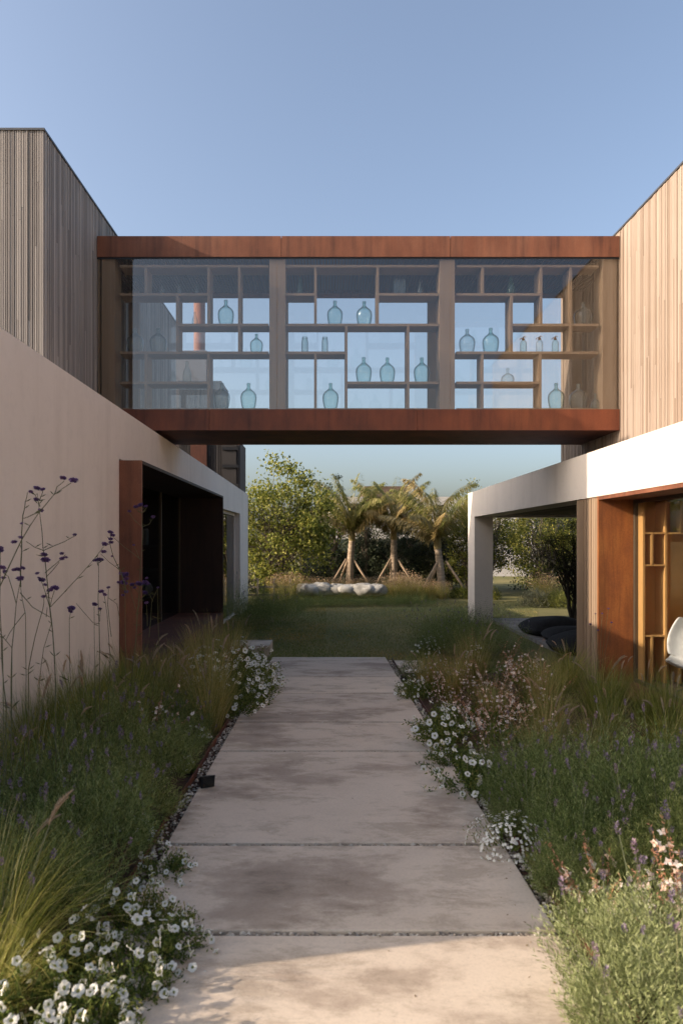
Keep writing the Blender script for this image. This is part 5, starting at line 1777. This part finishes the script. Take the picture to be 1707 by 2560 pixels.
def boulder(seed, sx_, sy_, sz_):
    rng = np.random.default_rng(seed)
    m = MB()
    nu, nv = 18, 12
    vs, fs = [], []
    ph = rng.uniform(0, 6, 6)
    for i in range(nv + 1):
        th = math.pi * i / nv
        for k in range(nu):
            a = 6.283 * k / nu
            d = Vector((math.sin(th) * math.cos(a), math.sin(th) * math.sin(a), math.cos(th)))
            b = 1 + .14 * math.sin(3 * a + ph[0]) * math.sin(2 * th + ph[1]) + .09 * math.sin(6 * a + ph[2] + 4 * th) + .05 * rng.normal()
            pw = .72
            vs.append((math.copysign(abs(d.x) ** pw, d.x) * b * sx_, math.copysign(abs(d.y) ** pw, d.y) * b * sy_, math.copysign(abs(d.z) ** pw, d.z) * b * sz_))
    for i in range(nv):
        for k in range(nu):
            k2 = (k + 1) % nu
            fs.append((i * nu + k, (i + 1) * nu + k, (i + 1) * nu + k2, i * nu + k2))
    m.add(vs, fs)
    return m.mesh("boulder", M['boulder'], True)


bl = ["grey boulder at the left end of the pale row", "pale grey boulder second from the left in the row", "large white boulder in the middle of the row", "white boulder right of the middle of the row", "rounded white boulder fifth in the pale row", "white boulder at the right end of the row by the grasses"]
for i in range(6):
    x = -.62 + i * .47
    tag(put("boulder", boulder(300 + i, .40 + .05 * math.sin(i * 2.3), .27, .19 + .02 * math.sin(i * 1.9)), None, (x, 24.3 + .1 * math.sin(i), LAWN_Z + .42), (0, 0, i * 3.1 + R.uniform(-.15, .15))), bl[i], "boulder", "row of pale boulders")

FARG = [template_grass(95, 420, .85, .14, (.02, .45), (.1, .8), 'grass_dry', 0, .006), template_grass(96, 420, .80, .14, (.02, .5), (.1, .9), 'grass_green', 0, .006)]
FARP = template_gaura(97, 16, .95, True, .014, .12)
fargau = MB()


def far_seedy(seed, n=30, L=.95):
    """tall grass with pinkish seed heads, one mesh"""
    rng = np.random.default_rng(seed)
    m = MB()
    k = 360
    a = rng.random(k) * 6.283
    r = np.sqrt(rng.random(k)) * .2
    P = np.stack([np.cos(a) * r, np.sin(a) * r, np.zeros(k)], 1)
    m.blades(P, a + rng.normal(size=k) * .6, L * rng.uniform(.5, 1.0, k), rng.uniform(.02, .5, k), rng.uniform(.1, .8, k), np.full(k, .006), 4)
    q = 420
    a = rng.random(q) * 6.283
    r = np.sqrt(rng.random(q)) * .48
    P = np.stack([np.cos(a) * r, np.sin(a) * r, L * (.62 + .42 * rng.random(q)) * (1 - r * .5)], 1)
    D = rand_dirs(q, rng, 1.2)
    m.leaves(P, D, perp(D, rng), rng.uniform(.03, .07, q), .016, 1)
    return m.mesh("seedy_grass", [M['grass_dry'], M['seed_tan']])


FS = [far_seedy(s) for s in (101, 102, 103)]
for i in range(22):
    x = -1.6 + i * .28 + R.uniform(-.1, .1)
    y = 25.2 + R.uniform(-.3, 1.0)
    tag(put("seed_grass", FS[i % 3], None, (x, y, LAWN_Z), (0, 0, R.uniform(0, 6)), R.uniform(.75, 1.0)), "sunlit grass tuft with pinkish seed heads behind the pale boulders", "grass", "pink seed grasses at the far bed")
for i, (x, y) in enumerate([(-1.35, 23.9), (-1.1, 24.4), (-1.7, 24.6), (2.35, 24.2), (2.75, 24.4), (2.55, 23.9), (3.05, 24.6)]):
    tag(put("seed_grass", FS[i % 3], None, (x, y, LAWN_Z), (0, 0, R.uniform(0, 6)), R.uniform(1.0, 1.2)), "tall golden grass tuft with pink seed heads at an end of the boulder row", "grass", "golden grasses flanking the boulders")
MND = [template_mound(110, .55, .48, 2600, 'gold_leaf', (.04, .09), .018, .7), template_mound(111, .5, .5, 2400, 'grey_leaf', (.04, .09), .016, .7), template_mound(112, .5, .42, 2400, 'bush_leaf', (.04, .09), .02, .6)]
for i, (x, y, k, lab) in enumerate([(6.75, 22.6, 1, "rounded grey green bush, leftmost of the sunlit row seen through the porch"), (7.35, 22.3, 0, "rounded yellow green bush second in the sunlit row through the porch"), (8.0, 22.4, 1, "pale grey bush in the middle of the sunlit row through the porch"), (8.6, 22.2, 0, "yellow green bush near the right end of the sunlit row"), (9.3, 22.4, 0, "yellow green bush at the right end of the sunlit row"), (5.7, 25.4, 2, "low leafy bush on the lawn behind the porch column"), (4.95, 25.8, 2, "low leafy bush at the foot of the right palm"), (3.4, 25.6, 2, "low leafy bush between the middle and right palms")]):
    tag(put("rounded_bush", MND[k][0][1], None, (x, y, LAWN_Z), (0, 0, R.uniform(0, 6)), R.uniform(.9, 1.1)), lab, "bush")
for i, (x, y) in enumerate([(7.2, 23.6), (7.8, 23.9), (8.5, 23.7), (9.2, 23.8)]):
    tag(put("seed_grass", FS[i % 3], None, (x, y, LAWN_Z), (0, 0, R.uniform(0, 6)), 1.15), "tall grass tuft with pink heads behind the rounded bushes", "grass", "grasses behind the rounded bushes")

# far fence, picket and far house
m = MB()
m.box(-1.2, 6.0, 33.6, 33.66, LAWN_Z, 1.75)
fe = tag(put("garden_fence", None, None, (2.4, 33.6, LAWN_Z)), "dark green screened fence behind the palms", "fence")
part(fe, "screen", m.mesh("screen", M['fence_green']))
for k in range(6):
    part(fe, "post", boxmesh("post", M['black_metal'], (-1.2 + k * 1.43, -1.14 + k * 1.43, 33.54, 33.598, LAWN_Z, 1.80)))
pf = tag(put("picket_fence", None, None, (-2, 25.0, LAWN_Z)), "low weathered post and rail fence beside the left house corner", "fence")
for k in range(4):
    part(pf, "post", boxmesh("post", M['hay_fence'], (-2.9 + k * .55, -2.84 + k * .55, 24.0, 24.06, LAWN_Z, .38)))
part(pf, "rail", boxmesh("rail", M['hay_fence'], (-2.9, -1.2, 24.062, 24.09, .05, .12), (-2.9, -1.2, 24.062, 24.09, -.22, -.15)))

fh = tag(put("house", None, None, (4, 44, LAWN_Z)), "far pale house with brown gable behind the palms", "house")
m = MB()
m.box(.2, 12.5, 42.0, 50, LAWN_Z, 4.3)
part(fh, "wall", m.mesh("wall", M['house_wall']))
m = MB()
m.box(2.4, 4.7, 41.94, 41.998, 3.9, 4.39)
m.box(2.3, 4.9, 42.3, 48, 4.302, 4.95)
part(fh, "roof_storey", m.mesh("roof_storey", M['house_brown']))
for xa, xb, za, zb in ((1.3, 2.3, 2.2, 3.9), (5.6, 6.9, 1.2, 2.6), (8.0, 9.2, 2.0, 3.6)):
    w = part(fh, "window", boxmesh("window", M['coping'], (xa, xb, 41.95, 41.998, za, zb)))
    p = put("pane", boxmesh("pane", M['glass_dark'], (xa + .08, xb - .08, 41.936, 41.948, za + .08, zb - .08)), w)
m = MB()
m.box(5.4, 7.6, 41.9, 41.93, .4, .9)
part(fh, "balcony_rail", m.mesh("balcony_rail", M['house_brown']))
